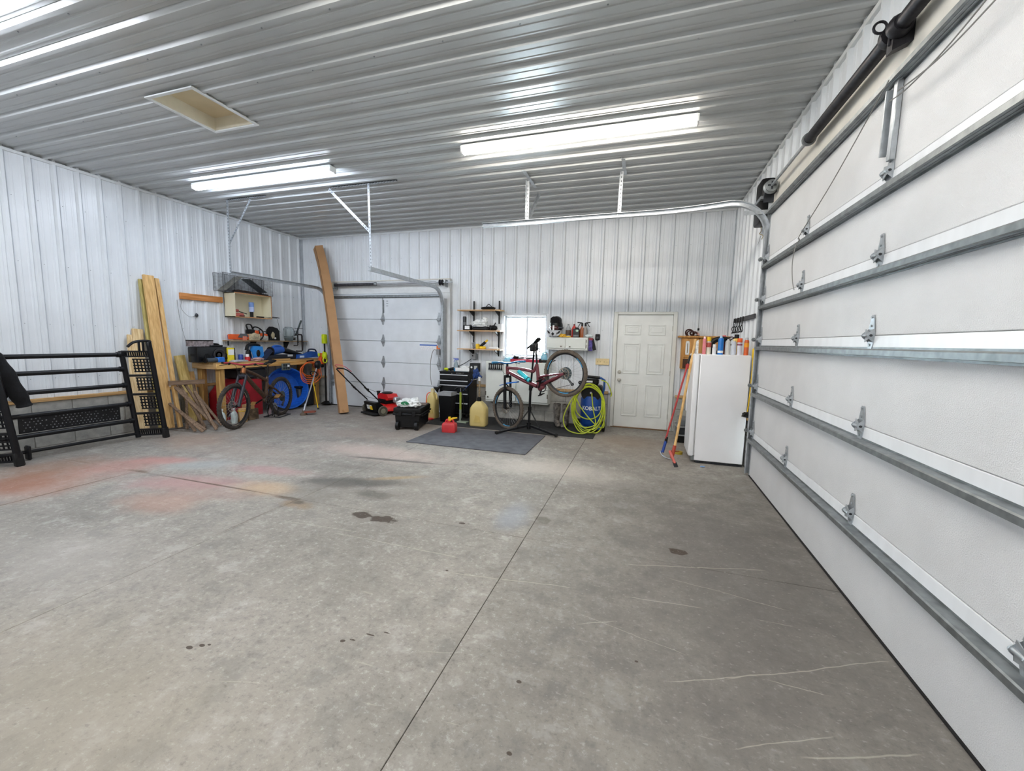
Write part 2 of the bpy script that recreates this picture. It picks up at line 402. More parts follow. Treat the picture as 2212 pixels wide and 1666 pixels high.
# --- back wall with three openings: garage door, window, door
GD = (-6.76, -3.93, -.1, 2.52); WN = (-2.66, -1.745, 1.2, 2.045); PD = (-.53, .51, -.1, 2.085)
wbk = S()
for x0, x1, z0, z1 in ((XL, GD[0], -.05, ZC), (GD[0], GD[1], GD[3], ZC), (GD[1], WN[0], -.05, ZC), (WN[0], WN[1], -.05, WN[2]), (WN[0], WN[1], WN[3], ZC), (WN[1], PD[0], -.05, ZC), (PD[0], PD[1], PD[3], ZC), (PD[1], XR + .15, -.05, ZC)):
    wbk.box((x0, YB + .012, z0), (x1, YB + .15, z1))
wb_ = mk('wall_back', wbk, M_TRIMW)
tag(wb_, 'ribbed white steel back wall with window and doors', 'wall', kind='structure')
clad(wb_, M_WALL, lambda a, b, h: (a, YB - h, b), XL, XR, SILL - .03, ZC, -.565, .2333, (GD, WN, PD))
# --- right wall around the big door
BD0, BD1, BDT = .32, 5.52, 3.07
wrs = S().box((XR + .012, BD1, -.05), (XR + .15, YB, ZC)).box((XR + .012, BD0, BDT), (XR + .15, BD1, ZC)).box((XR + .012, YF, -.05), (XR + .15, BD0, ZC))
wr = mk('wall_right', wrs, M_TRIMW)
tag(wr, 'ribbed white steel right wall around the large garage door', 'wall', kind='structure')
clad(wr, M_WALL, lambda a, b, h: (XR - h, a, b), YF, YB, SILL - .03, ZC, .12, .2335, ((BD0, BD1, -1, BDT),))
# --- wall behind the camera
wf = mk('wall_front', S().box((XL - .15, YF - .15, -.05), (XR + .15, YF - .012, ZC)), M_TRIMW)
tag(wf, 'ribbed white steel wall behind the viewer', 'wall', kind='structure')
clad(wf, M_WALL, lambda a, b, h: (a, YF + h, b), XL, XR, .02, ZC, -.565, .2333)
# --- ceiling, with the hatch opening
HX0, HX1, HY0, HY1 = -4.59, -4.03, 2.895, 3.525
cs = S()
for x0, x1, y0, y1 in ((XL - .15, HX0, YF - .15, YB + .15), (HX1, XR + .15, YF - .15, YB + .15), (HX0, HX1, YF - .15, HY0), (HX0, HX1, HY1, YB + .15)):
    cs.box((x0, y0, ZC + .012), (x1, y1, ZC + .06))
ce = mk('ceiling', cs, M_TRIMW)
tag(ce, 'ribbed white steel ceiling with two strip lights and a hatch', 'ceiling', kind='structure')
clad(ce, M_CEIL, lambda a, b, h: (b, a, ZC - h), YF, YB, XL, XR, 3.457, .2445, ((HY0, HY1, HX0, HX1),), name='ceiling_panel', mh=.0045)
# screw rows
pts = [((x, 3.457 + k * .2445 + .055, ZC), (0, 0, -1)) for k in range(-8, 17) if k % 2 == 0 for x in [XL + .5 + .61 * i for i in range(14)]]
screws(ce, pts)
screws(wl, [((XL, 3.077 + k * .2375 + .06, z), (1, 0, 0)) for k in range(-4, 19) for z in (.9, 1.62, 2.4, 3.2)], .0045)
screws(wb_, [((-.565 + k * .2333 + .055, YB, z), (0, -1, 0)) for k in range(-29, 8) for z in (1.1, 1.75, 2.55, 3.2) if not (GD[0] - .15 < -.565 + k * .2333 + .055 < GD[1] + .15 and z < 2.8) and not (WN[0] < -.51 + k * .2333 < WN[1] and z < 2.1) and not (PD[0] < -.51 + k * .2333 < PD[1] and z < 2.1)], .0045)
# --- trims at ceiling line and corners (trim_n)
def trim(n, a, b, label, m=M_TRIMW):
    return tag(mk(f'trim_{n}', S().box(a, b, .003), m), label, 'trim', kind='structure')
trim(1, (XL, YF, ZC - .06), (XL + .028, YB, ZC - .022), 'white ceiling trim along the left wall')
trim(2, (XL, YB - .028, ZC - .06), (XR, YB, ZC - .022), 'white ceiling trim along the back wall')
trim(3, (XR - .028, YF, ZC - .06), (XR, YB, ZC - .022), 'white ceiling trim along the right wall')
trim(4, (XL, YB - .05, SILL), (XL + .05, YB, ZC - .06), 'grey-white corner trim between left and back walls', mat('corner_trim_grey', '#b9c0c6', .4))
trim(5, (XR - .04, YB - .04, SILL), (XR, YB, ZC - .06), 'grey-white corner trim between back and right walls', MATS['corner_trim_grey'])

# ================================================================== block base and sill plates
M_BLOCK = mat('concrete_block', '#a9a8a2', .9, 0, .16, 11, .3, 60)
M_MORT = mat('mortar', '#8e8c86', .95, 0, .1)
M_SILLW = wood('sill_lumber', '#b28a57', '#d2ae7b', 'y'); M_SILLX = wood('sill_lumber_across', '#a8865b', '#cdb083', 'x')
blk_me = {}
def blocks(parent, along, a0, a1, wallpos, inward):
    """three courses of blocks proud of the wall plane; along = 'x' or 'y'"""
    t = .05
    for c in range(3):
        a = a0 - (.2 if c % 2 else 0)
        while a < a1 - .02:
            u, v = max(a, a0), min(a + .4, a1); a += .4
            if v - u < .03: continue
            L_ = round(v - u, 3)
            if (along, L_) not in blk_me:
                w = L_ - .008
                d = (w, t + .03, .194) if along == 'x' else (t + .03, w, .194)
                blk_me[along, L_] = S().cbox((0, 0, 0), d, None, .004).mesh('concrete_block', M_BLOCK)
            o = mk('concrete_block', blk_me[along, L_], None, parent)
            off = wallpos + inward * (t / 2 - .015)
            o.location = ((u + v) / 2, off, .1 + .2 * c) if along == 'x' else (off, (u + v) / 2, .1 + .2 * c)
def base(parent, along, a0, a1, wallpos, inward):
    lo, hi = sorted((wallpos - inward * .004, wallpos + inward * .042))
    lo2, hi2 = sorted((wallpos, wallpos + inward * .075))
    if along == 'x':
        mk('mortar_bed', S().box((a0, lo, 0), (a1, hi, .6)), M_MORT, parent); mk('sill_plate', S().box((a0, lo2, .6), (a1, hi2, SILL), .003), M_SILLX, parent)
    else:
        mk('mortar_bed', S().box((lo, a0, 0), (hi, a1, .6)), M_MORT, parent); mk('sill_plate', S().box((lo2, a0, .6), (hi2, a1, SILL), .003), M_SILLW, parent)
    blocks(parent, along, a0, a1, wallpos, inward)
base(wl, 'y', YF, YB, XL, 1)
base(wb_, 'x', XL + .05, GD[0] - .12, YB, -1)
base(wb_, 'x', -3.76, -.585, YB, -1)
base(wb_, 'x', .56, XR, YB, -1)
base(wr, 'y', 5.7, YB - .05, XR, -1)

# ================================================================== ceiling hatch
M_CREAM = mat('cream_board', '#d9c9a6', .7, 0, .08, 3)
ht = mk('ceiling_hatch', S().box((HX0, HY0, ZC + .1), (HX1, HY1, ZC + .12)), M_CREAM)
tag(ht, 'cream attic access hatch recessed in the ribbed ceiling', 'hatch')
for a, b in (((HX0 - .002, HY0, ZC - .02), (HX0 + .012, HY1, ZC + .1)), ((HX1 - .012, HY0, ZC - .02), (HX1 + .002, HY1, ZC + .1)), ((HX0, HY0 - .002, ZC - .02), (HX1, HY0 + .012, ZC + .1)), ((HX0, HY1 - .012, ZC - .02), (HX1, HY1 + .002, ZC + .1))):
    mk('side_board', S().box(a, b), mat('pale_cream_board', '#e6dfcb', .6, 0, .04), ht)
for a, b in (((HX0 - .03, HY0 - .03, ZC - .032), (HX1 + .03, HY0, ZC - .02)), ((HX0 - .03, HY1, ZC - .032), (HX1 + .03, HY1 + .03, ZC - .02)), ((HX0 - .03, HY0, ZC - .032), (HX0, HY1, ZC - .02)), ((HX1, HY0, ZC - .032), (HX1 + .03, HY1, ZC - .02))):
    mk('rim', S().box(a, b), M_TRIMW, ht)

# ================================================================== strip lights
def lamp(label, x0, x1, y, tint, k):
    t = thing('strip_light', label, 'light', ((x0 + x1) / 2, y, ZC - .02), 0, 'ceiling strip lights'); w = (x1 - x0) / 2
    mk('housing', S().box((-w, -.055, -.03), (w, .055, .004), .004), M_WHITE, t)
    m = bpy.data.materials.new('lamp_lens'); tt, N, L, b = nt(m)
    b.inputs['Base Color'].default_value = (.9, .9, .9, 1); b.inputs['Emission Color'].default_value = lin(tint); b.inputs['Emission Strength'].default_value = LAMP_POWER * k
    prof = [(-.052, -.03), (-.05, -.055), (-.035, -.075), (0, -.083), (.035, -.075), (.05, -.055), (.052, -.03)]
    mk('lens', S().prism(prof, (-w + .012, 0, 0), (0, 1, 0), (0, 0, 1), (2 * w - .024, 0, 0)), m, t)
    for sx in (-1, 1):
        mk('end_cap', S().box((sx * w - .012, -.056, -.078), (sx * w + .012, .056, -.0), .006), M_WHITE, t)
lamp('eight-foot strip light glowing cool white, left over the workbench side', -6.5, -4.0, 4.63, '#e0eafa', 1)
lamp('eight-foot strip light glowing warm white, right of the ceiling centre', -2.12, .38, 4.59, '#fff5e8', 1)
lamp('strip light at the upper left corner of the view', -6.53, -4.03, 1.7, '#eef2fb', 1)
lamp('strip light over the viewer, nearer the large door', -2.12, .38, 1.8, '#fcf6ee', 1)
lamp('strip light behind the viewer on the left', -6.53, -4.03, -1.0, '#f2f4f9', 1)
lamp('strip light behind the viewer on the right', -2.12, .38, -1.0, '#faf6f0', 1)
lamp('added unseen strip light for front light, farther behind the viewer on the left', -6.53, -4.03, -3.8, '#f2f4f9', 1)  # added out of view to brighten surfaces that face the camera
lamp('added unseen strip light for front light, farther behind the viewer on the right', -2.12, .38, -3.8, '#faf6f0', 1)  # second added lamp of the unseen row, also for front light

# ================================================================== person door
M_DOORP = mat('door_paint', '#e9ece9', .45, 0, .04, 5)
M_FRAMEP = mat('frame_paint', '#e2e4de', .5, 0, .05, 5)
M_BRASS = mat('satin_nickel', '#b9b6ae', .32, .7, .1)
d1 = thing('door_1', 'white six-panel entry door in the back wall', 'door', (-.469, YB, 0), kind='structure')
DW, DH = .9216, 2.03; fy = -.015
leaf = S(); cx = [.13, .40, .52, .79]; 
PAN = [(.115, .40), (.52, .81)]
rows = [(.22, .80), (.99, 1.53), (1.68, 1.86)]
leaf.box((0, fy, .015), (DW, fy + .04, DH))
lf = mk('door_leaf', leaf, M_DOORP, d1)
for c0, c1 in PAN:
    for r0, r1 in rows:
        s = S()
        # raised moulding frame and field
        for a, b in (((c0, fy - .013, r0), (c0 + .018, fy, r1)), ((c1 - .018, fy - .013, r0), (c1, fy, r1)), ((c0 + .0181, fy - .0125, r0), (c1 - .0181, fy, r0 + .018)), ((c0 + .0181, fy - .0125, r1 - .018), (c1 - .0181, fy, r1))):
            s.box(a, b, .004)
        s.box((c0 + .045, fy - .01, r0 + .045), (c1 - .045, fy, r1 - .045), .009)
        mk('panel_moulding', s, M_DOORP, lf)
for nm, a, b in (('frame_jamb', (-.07, -.05, 0), (-.004, .05, DH + .055)), ('frame_jamb', (DW + .004, -.05, 0), (DW + .07, .05, DH + .055)), ('frame_head', (-.0035, -.048, DH + .006), (DW + .0035, .05, DH + .055))):
    mk(nm, S().box(a, b, .006), M_FRAMEP, d1)
mk('light_block_plate', S().box((-.1, .06, 0), (DW + .1, .075, DH + .1)), M_FRAMEP, d1)  # unseen plate added to stop sky light leaking round the leaf
mk('threshold', S().box((-.05, -.06, 0), (DW + .05, .05, .016), .003), mat('oak_threshold', '#7a5c3e', .6), d1)
mk('door_knob', S().lathe([(.03, 0), (.032, .006), (.012, .012), (.011, .035), (.026, .045), (.029, .058), (.022, .07), (0, .073)], (.065, fy, .87), 16, (0, -1, 0)), M_BRASS, d1)
mk('deadbolt', S().lathe([(.032, 0), (.033, .012), (.027, .02), (.012, .022), (0, .022)], (.065, fy, 1.01), 16, (0, -1, 0)).box((.058, fy - .035, .995), (.072, fy - .02, 1.025)), M_BRASS, d1)
for z in (.25, 1.02, 1.8): mk('hinge', S().cyl((DW + .002, fy - .008, z - .045), (DW + .002, fy - .008, z + .045), .008, n=8), M_BRASS, d1)

# ================================================================== window
M_VINYL = mat('window_vinyl', '#e6eaee', .4, 0, .03)
M_GLASS = bpy.data.materials.new('window_glass'); t_, N_, L_, b_ = nt(M_GLASS)
N_.remove(b_); tr = N_.new('ShaderNodeBsdfTransparent'); gl = N_.new('ShaderNodeBsdfGlossy'); gl.inputs['Roughness'].default_value = .02
fr = N_.new('ShaderNodeFresnel'); mx = N_.new('ShaderNodeMixShader'); L_.new(fr.outputs[0], mx.inputs[0]); L_.new(tr.outputs[0], mx.inputs[1]); L_.new(gl.outputs[0], mx.inputs[2]); L_.new(mx.outputs[0], N_['Material Output'].inputs[0])
w1 = thing('window_1', 'white sliding window glowing with daylight', 'window', (WN[0], YB, WN[2]), kind='structure')
ww, wh = WN[1] - WN[0], WN[3] - WN[2]
for a, b in (((-.012, -.03, -.012), (.03, .12, wh + .012)), ((ww - .03, -.03, -.012), (ww + .012, .12, wh + .012)), ((.0305, -.028, wh - .03), (ww - .0305, .12, wh + .012)), ((.0305, -.028, -.012), (ww - .0305, .12, .03))):
    mk('window_frame', S().box(a, b, .004), M_VINYL, w1)
mid = ww * .53
for x0, x1, y in ((.031, mid + .02, .075), (mid - .02, ww - .031, .043)):
    sf = S()
    for a, b in (((x0, y - .015, .031), (x0 + .04, y + .015, wh - .031)), ((x1 - .04, y - .015, .031), (x1, y + .015, wh - .031)), ((x0 + .0401, y - .014, .032), (x1 - .0401, y + .014, .072)), ((x0 + .0401, y - .014, wh - .072), (x1 - .0401, y + .014, wh - .032))): sf.box(a, b, .003)
    so = mk('sash', sf, M_VINYL, w1)
    mk('pane', S().box((x0 + .04, y - .003, .072), (x1 - .04, y + .003, wh - .072)), M_GLASS, so)
mk('window_sill', S().box((-.03, -.05, -.04), (ww + .03, .1, -.018), .004), M_VINYL, w1)
# ================================================================== sectional garage doors
M_GDOOR = mat('garage_door_white', '#e0e2e4', .33, 0, .03, 4, .35, 190, spec=.5)
M_GRAIL = mat('garage_door_rail', '#eef2f6', .33, 0, .03, 14, stretch=(1, 1, .1))
M_GDOORB = mat('back_door_white', '#dfe5ea', .45, 0, .04, 4, .08, 150)
M_CREAMT = mat('cream_trim', '#dcdad2', .45, 0, .04)
def hinge_mesh():
    """centre hinge seen from inside: tapered strap with a folded knuckle; local x = out of the door, y = along, z = up"""
    s = S()
    s.prism([(-.016, -.115), (.016, -.115), (.036, -.045), (.04, 0), (.036, .045), (.014, .14), (-.014, .14), (-.036, .045), (-.04, 0), (-.036, -.045)], (0, 0, 0), (0, 1, 0), (0, 0, 1), (.005, 0, 0))
    for y in (-.036, .031):
        s.prism([(0, -.05), (.034, -.014), (.04, 0), (.034, .014), (0, .05)], (0, y, 0), (1, 0, 0), (0, 0, 1), (0, .005, 0))
    s.cyl((.024, -.042, 0), (.024, .042, 0), .012, n=12)
    s.bar((.02, -.034, .03), (.03, .034, .012), .004, .03); s.bar((.02, -.034, -.03), (.03, .034, -.012), .004, .03)
    for z in (-.1, -.065, .065, .125): s.cyl((.004, 0, z), (.012, 0, z), .008, n=6)
    for y in (-.0425, .0425): s.cyl((.024, y, 0), (.024, y * 1.01, 0), .008, n=10)
    return s.mesh('hinge', M_GALV)
def strut_mesh(L):
    """hat-section stiffener; runs along local y"""
    o = [(0, -.045), (.0, -.03), (.058, -.026), (.06, -.018), (.066, -.018), (.068, .026), (0, .03), (0, .024), (.05, .02), (.05, -.02), (0, -.024)]
    s = S(); s.prism([(0, -.02), (.05, -.018), (.056, -.016), (.056, .012), (.05, .018), (0, .02)], (0, -L / 2, 0), (1, 0, 0), (0, 0, 1), (0, L, 0))
    s.box((0, -L / 2, -.03), (.003, L / 2, .03)); s.box((.015, -L / 2, -.0225), (.022, L / 2, -.019)); s.box((.035, -L / 2, -.0215), (.042, L / 2, -.018))
    return s.mesh('stiffener', M_GALVD)
M_PERF = mat('perforation_dark', '#33363a', .7)
HME = hinge_mesh()
# ---- large door in the right wall.  local frame: x into the room, y along, z up
d3 = thing('door_3', 'large white sectional garage door filling the right wall', 'door', (XD, 2.92, 0), PI, kind='structure')
seams = [.012, .533, 1.068, 1.6, 2.054, 2.505, 3.055]; HL = 2.42
STR = strut_mesh(2 * HL - .02)
for i in range(6):
    z0, z1 = seams[i] + .001, seams[i + 1] - .001
    so = mk('door_section', S().box((-.05, -HL, z0), (0, HL, z1), .004), M_GDOOR, d3)
    if i < 5: mk('section_rail', S().box((-.001, -HL, z1 - .082), (.003, HL, z1 - .001), .001), M_GRAIL, so)
    mk('stiffener', STR, None, d3).location = (.001, 0, z1 - .095 if i < 5 else z1 - .06)
    for e in (-1, 1): mk('end_stile', S().box((-.002, e * HL - .012, z0), (.005, e * HL + .012, z1)), M_GALV, so)
for z in seams[1:6]:
    for y in (-1.22, 0, 1.22): h = mk('hinge', HME, None, d3); h.location = (.003, y, z); h.scale = (1, .85, .85); mk('pin_hole', S().cyl((.02, -.0435, 0), (.02, -.0415, 0), .0085, n=10).cyl((.02, .0435, 0), (.02, .0415, 0), .0085, n=10), M_PERF, h)
    for e in (-1, 1):
        h = mk('end_hinge', HME, None, d3); h.location = (.004, e * (HL - .035), z)
        mk('roller', S().cyl((.052, e * .03, 0), (.052, e * .11, 0), .006, n=8).cyl((.052, e * .085, 0), (.052, e * .105, 0), .022, n=12), M_GALVD, h)
mk('light_block_sheet', S().box((-.056, -HL - .05, 0), (-.051, HL + .05, 3.06)), M_GDOOR, d3)  # unseen sheet added to keep sky light out of the section seams
mk('bottom_seal', S().box((-.055, -HL, 0), (.006, HL, .014), .003), M_RUBBER, d3)
mk('operator_bracket', S().box((.003, -.085, 2.62), (.02, -.03, 2.97), .003).box((.02, -.04, 2.6), (.05, -.03, 2.95)).box((.003, -.005, 2.56), (.03, .035, 2.99), .003).box((.003, -.02, 2.5), (.009, .02, 2.62)), M_GALV, d3, 'galvanized pull bracket at the door centre')
mk('header_board', S().box((-.07, -HL - .1, 3.06), (-.02, HL + .1, 3.37), .004), M_CREAMT, d3)
mk('stop_strip', S().box((-.075, -HL - .05, 3.05), (.0, HL + .05, 3.075)), M_CREAMT, d3)
for e in (-1, 1): mk('jamb_board', S().box((-.083, e * HL, 0), (-.03, e * (HL + .2), 3.06)), M_CREAMT, d3)

# ---- smaller door in the back wall.  local frame: rotated so that x points into the room
d2 = thing('door_2', 'smaller white sectional garage door in the back wall', 'door', (-5.32, 7.56, 0), -PI / 2, kind='structure')
sb = [.012, .557, 1.016, 1.471, 1.929, 2.46]; HB = 1.38
for i in range(5):
    z0, z1 = sb[i] + .003, sb[i + 1] - .003
    mk('door_section', S().box((-.045, -HB, z0), (0, HB, z1), .006), M_GDOORB, d2)
STB = strut_mesh(2 * HB - .02)
mk('stiffener', STB, None, d2).location = (.001, 0, 2.405)
for z in sb[1:5]:
    for y in (0, HB - .05, -HB + .05): mk('hinge', HME, None, d2).location = (.002, y, z)
mk('center_stile', S().box((0, -.01, 1.93), (.006, .01, 2.38)).box((0, .0, 2.06), (.02, .03, 2.33)), M_GALVD, d2)
mk('lock_rod', S().cyl((.01, 0, .02), (.01, 0, .5), .006, n=8), M_GALVD, d2)
for z, w in ((2.3, .05), (2.25, .05), (2.2, .05)): mk('data_sticker', S().box((0, .08, z), (.001, .08 + w, z + .02)), mat('sticker_print', '#aeb4ba', .6, var=.4, scale=90), d2)
lbl = mk('warning_label', S().box((0, .88, 1.395), (.0015, 1.28, 1.42)), mat('label_blue', '#2f63c0', .5), d2, 'blue and orange warning sticker')
mk('label_tag', S().box((0, 1.27, 1.33), (.0018, 1.35, 1.4)), mat('label_orange', '#ef7b3a', .5), lbl)
mk('label_text', S().box((0, .9, 1.3), (.0015, 1.26, 1.385)), mat('label_white', '#e6e9ee', .5, var=.15, scale=60), lbl)
mk('header_board', S().box((-.11, -HB - .2, 2.47), (-.03, HB + .17, 2.735), .004), M_TRIMW, d2)
mk('header_cap', S().box((-.11, -HB - .2, 2.725), (-.015, HB + .17, 2.75), .003), M_CREAMT, d2)
for e in (-1, 1): mk('jamb_board', S().box((-.11, e * (HB + .005), 0), (-.04, e * (HB + .17), 2.48), .004), M_TRIMW, d2)
mk('light_block_sheet', S().box((-.052, -HB - .05, 0), (-.046, HB + .05, 2.475)), M_GDOORB, d2)  # added unseen backing, blocks light leaks between the sections
mk('bottom_seal', S().box((-.05, -HB, 0), (.004, HB, .014), .003), M_RUBBER, d2)
mk('concrete_step', S().box((-.2, -HB, -.02), (-.04, HB, .012)), M_BLOCK, d2)

# ---- tracks
UP = [(.022, -.03), (.022, .03), (-.024, .03), (-.024, .025), (.017, .025), (.017, -.025), (-.024, -.025), (-.024, -.03)]
def sweep(path, side, prof):
    P = [Vector(p) for p in path]; sd = Vector(side); R_ = []
    for i, p in enumerate(P):
        t = (P[min(i + 1, len(P) - 1)] - P[max(i - 1, 0)]).normalized(); n = t.cross(sd).normalized()
        R_.append([p + sd * a + n * b for a, b in prof])
    return S().loop_faces(R_)
M_PERF = mat('perforation_dark', '#33363a', .7)
def angle_iron(parent, p, q, w=.032, ref=(0, 0, 1), perf=True, name='hanger'):
    p, q = Vector(p), Vector(q); z = (q - p).normalized(); r = Vector(ref)
    if abs(z.dot(r)) > .95: r = Vector((1, 0, 0))
    x = r.cross(z).normalized(); y = z.cross(x)
    s = S(); s.bar(p, q, w, .003, r); s.bar(p + x * w / 2 + y * w / 2, q + x * w / 2 + y * w / 2, .003, w, r)
    o = mk(name, s, M_GALV, parent)
    if perf:
        s = S(); n = int((q - p).length / .05)
        for i in range(n):
            c = p + z * (.03 + i * .05)
            s.bar(c - z * .011, c + z * .011, .009, .0045, r)
            c2 = c + x * w / 2 + y * w / 2; s.bar(c2 - z * .011, c2 + z * .011, .0045, .009, r)
        mk('perforations', s, M_PERF, o, kind='stuff')
    return o
def ytrack(x, sd, label, y_end, ztop, hang):
    t = thing('garage_door_track', label, 'door track', (0, 0, 0))
    y0 = 7.5; r = .36
    path = [(x, y0, .03), (x, y0, 1.0), (x, y0, ztop - r)] + [Vector((x, y0 - r + r * math.cos(a), ztop - r + r * math.sin(a))) for a in [PI / 2 * i / 10 for i in range(1, 11)]] + [(x, 6.3, ztop), (x, y_end, ztop)]
    mk('track_channel', sweep(path, (sd, 0, 0), UP), M_GALV, t)
    mk('jamb_angle', S().box((x + sd * .024, y0 + .02, .03), (x + sd * .03, y0 + .09, 2.35)).box((x + sd * .024, y0 + .085, .03), (x + sd * .05, y0 + .09, 2.35)), M_SILVER, t)
    for z in (.5, 1.4, 2.1): mk('jamb_bracket', S().box((x + sd * .022, y0 - .02, z), (x + sd * .028, y0 + .09, z + .06)), M_GALV, t)
    return t
tr_r = ytrack(-3.885, 1, 'galvanized track of the back garage door, right side with hanger', 5.2, 2.535, None)
angle_iron(tr_r, (-3.885, 5.24, 2.54), (-3.92, 5.25, 3.74), ref=(1, 0, 0))
angle_iron(tr_r, (-4.64, 5.27, 3.742), (-3.46, 5.27, 3.742), .04, name='ceiling_angle')
angle_iron(tr_r, (-4.62, 5.26, 3.73), (-3.9, 5.245, 3.07), .036, ref=(0, 1, 0), name='brace')
tr_l = ytrack(-6.68, -1, 'galvanized track of the back garage door, left side beside the wire cage', 5.28, 2.565, None)
angle_iron(tr_l, (-6.68, 5.26, 2.56), (-6.7, 5.28, 3.74), ref=(1, 0, 0))
angle_iron(tr_l, (-6.74, 5.29, 3.742), (-5.9, 5.29, 3.742), .04, name='ceiling_angle')
angle_iron(tr_l, (-6.22, 5.3, 3.73), (-6.75, 5.3, 3.02), .028, ref=(0, 1, 0), name='brace')
def xtrack(y, label, hang):
    t = thing('garage_door_track', label, 'door track', (0, 0, 0)); x0, zt, r = 1.243, 3.17, .42; sd = 1 if y > 3 else -1
    y2 = y + sd * .28
    path = [(x0, y, .02), (x0, y, 1.2), (x0, y, zt - r)] + [Vector((x0 - r + r * math.cos(a), y + (y2 - y) * (i / 12) ** 2 * .5, zt - r + r * math.sin(a))) for i, a in [(i, PI / 2 * i / 12) for i in range(1, 13)]] + [(.65, y + (y2 - y) * .68, zt), (.45, y + (y2 - y) * .84, zt), (.25, y + (y2 - y) * .95, zt), (0, y2, zt), (-.6, y2, zt), (-2.3, y2, zt - .008)]
    mk('track_channel', sweep(path, (0, sd, 0), UP), M_GALV, t)
    mk('jamb_angle', S().box((x0 + .02, y + sd * .022, .02), (x0 + .09, y + sd * .027, 2.9)).box((x0 + .085, y + sd * .022, .02), (x0 + .09, y + sd * .085, 2.9)), M_GALV, t)
    for z in (.35, 1.0, 1.75, 2.4): mk('jamb_bracket', S().box((x0 - .02, y + sd * .0225, z), (x0 + .085, y + sd * .03, z + .07)), M_GALVD, t)
    mk('top_bracket', S().box((1.0, y + sd * .024, 3.0), (1.26, y + sd * .03, 3.045)).box((1.235, y + sd * .02, 2.88), (1.27, y + sd * .035, 3.3)), M_GALV, t)
    return t
tb = xtrack(5.37, 'long galvanized track of the large garage door crossing below the strip light', None)
angle_iron(tb, (-1.64, 5.68, 3.17), (-1.64, 5.68, 3.72), .04, ref=(0, -1, 0)); angle_iron(tb, (-1.62, 5.38, 3.742), (-1.62, 6.0, 3.742), .045, perf=False, name='ceiling_angle')
angle_iron(tb, (-1.62, 5.7, 3.2), (-1.62, 6.25, 3.73), .036, perf=False, name='brace')
angle_iron(tb, (-.4, 5.68, 3.17), (-.39, 5.68, 3.72), .04, ref=(0, -1, 0)); angle_iron(tb, (-.36, 5.36, 3.742), (-.36, 5.86, 3.742), .045, perf=False, name='ceiling_angle')
xtrack(.47, 'galvanized track of the large garage door overhead beside the viewer', None)

# ---- torsion spring shafts
M_SPRING = mat('oiled_spring_steel', '#2e2e33', .5, .6, .3, 25)
def coil(y0, y1, r, x, z, ax='y'):
    n = int(abs(y1 - y0) / .012); prof = []
    for i in range(n + 1): prof.append((r + (.002 if i % 2 else -.001), (y1 - y0) * i / n))
    return prof
tsx, tsz = 1.205, 3.235
sp = thing('torsion_spring_shaft', 'dark torsion spring shaft above the large garage door', 'spring', (tsx, 2.92, tsz))
mk('shaft', S().cyl((0, -2.46, 0), (0, 2.46, 0), .0135, n=10), M_GALV, sp)
for y0, y1 in ((.07, 1.22), (-.07, -1.22)):
    s = S().lathe(coil(0, abs(y1 - y0), .037, 0, 0), (0, y0, 0), 16, (0, 1 if y1 > 0 else -1, 0)); mk('spring', s, M_SPRING, sp)
    e = 1 if y1 > 0 else -1
    mk('spring_cone', S().lathe([(.05, 0), (.052, .02), (.042, .05), (.03, .07)], (0, y1, 0), 14, (0, e, 0)), M_GALVD, sp)
    mk('stationary_cone', S().lathe([(.056, 0), (.058, .03), (.046, .06)], (0, y0 - e * .05, 0), 14, (0, e, 0)), M_SPRING, sp)
mk('center_plate', S().box((-.03, -.008, -.07), (.095, .008, .06), .004).prism([(0, -.09), (.095, -.05), (.095, .05), (0, .06)], (-.02, -.03, -.02), (1, 0, 0), (0, 0, 1), (0, .06, 0)).torus((-.06, .03, .05), .03, .007, (0, 1, 0), 14, 6), M_SPRING, sp)
for e in (-1, 1):
    mk('cable_drum', S().lathe([(.03, 0), (.062, .006), (.062, .014), (.05, .02), (.05, .05), (.07, .06), (.07, .07), (.03, .072)], (0, e * 2.26, 0), 20, (0, e, 0)), M_GALVD, sp)
    mk('drum_spokes', S().box((-.04, e * 2.255, -.008), (.04, e * 2.262, .008)).box((-.008, e * 2.255, -.04), (.008, e * 2.262, .04)), M_DARKM, sp)
    mk('bearing_plate', S().box((-.03, e * 2.45, -.12), (.095, e * 2.456, .05), .003).box((.05, e * 2.36, -.04), (.095, e * 2.45, .06), .006), M_DARKM, sp)
sp2 = thing('torsion_spring_shaft', 'small torsion spring shaft over the back garage door', 'spring', (-5.32, 7.475, 2.655))
mk('shaft', S().cyl((-1.5, 0, 0), (1.66, 0, 0), .013, n=10), M_GALV, sp2)
mk('spring', S().lathe(coil(0, 1.02, .03, 0, 0), (-1.16, 0, 0), 14, (1, 0, 0)), mat('grey_spring', '#56575c', .45, .6, .3, 25), sp2)
mk('spring_cone', S().lathe([(.04, 0), (.042, .03), (.03, .06), (.02, .07)], (-.14, 0, 0), 14, (1, 0, 0)), M_GALVD, sp2)
mk('tube', S().cyl((-.08, 0, 0), (1.3, 0, 0), .022, n=12), M_SILVER, sp2)
for x in (-1.26, 1.42):
    mk('cable_drum', S().lathe([(.02, 0), (.058, .005), (.058, .015), (.04, .02), (.04, .05), (.055, .06), (.055, .07), (.02, .075)], (x - .04, 0, 0), 18, (1, 0, 0)), M_SPRING, sp2)
    mk('bearing_plate', S().box((x + .1, -.03, -.09), (x + .106, .09, .05), .003), M_GALVD, sp2)
mk('anchor_clamp', S().box((-1.27, -.05, -.06), (-1.17, .05, .05), .01), mat('cream_metal', '#cfc8b4', .5), sp2)
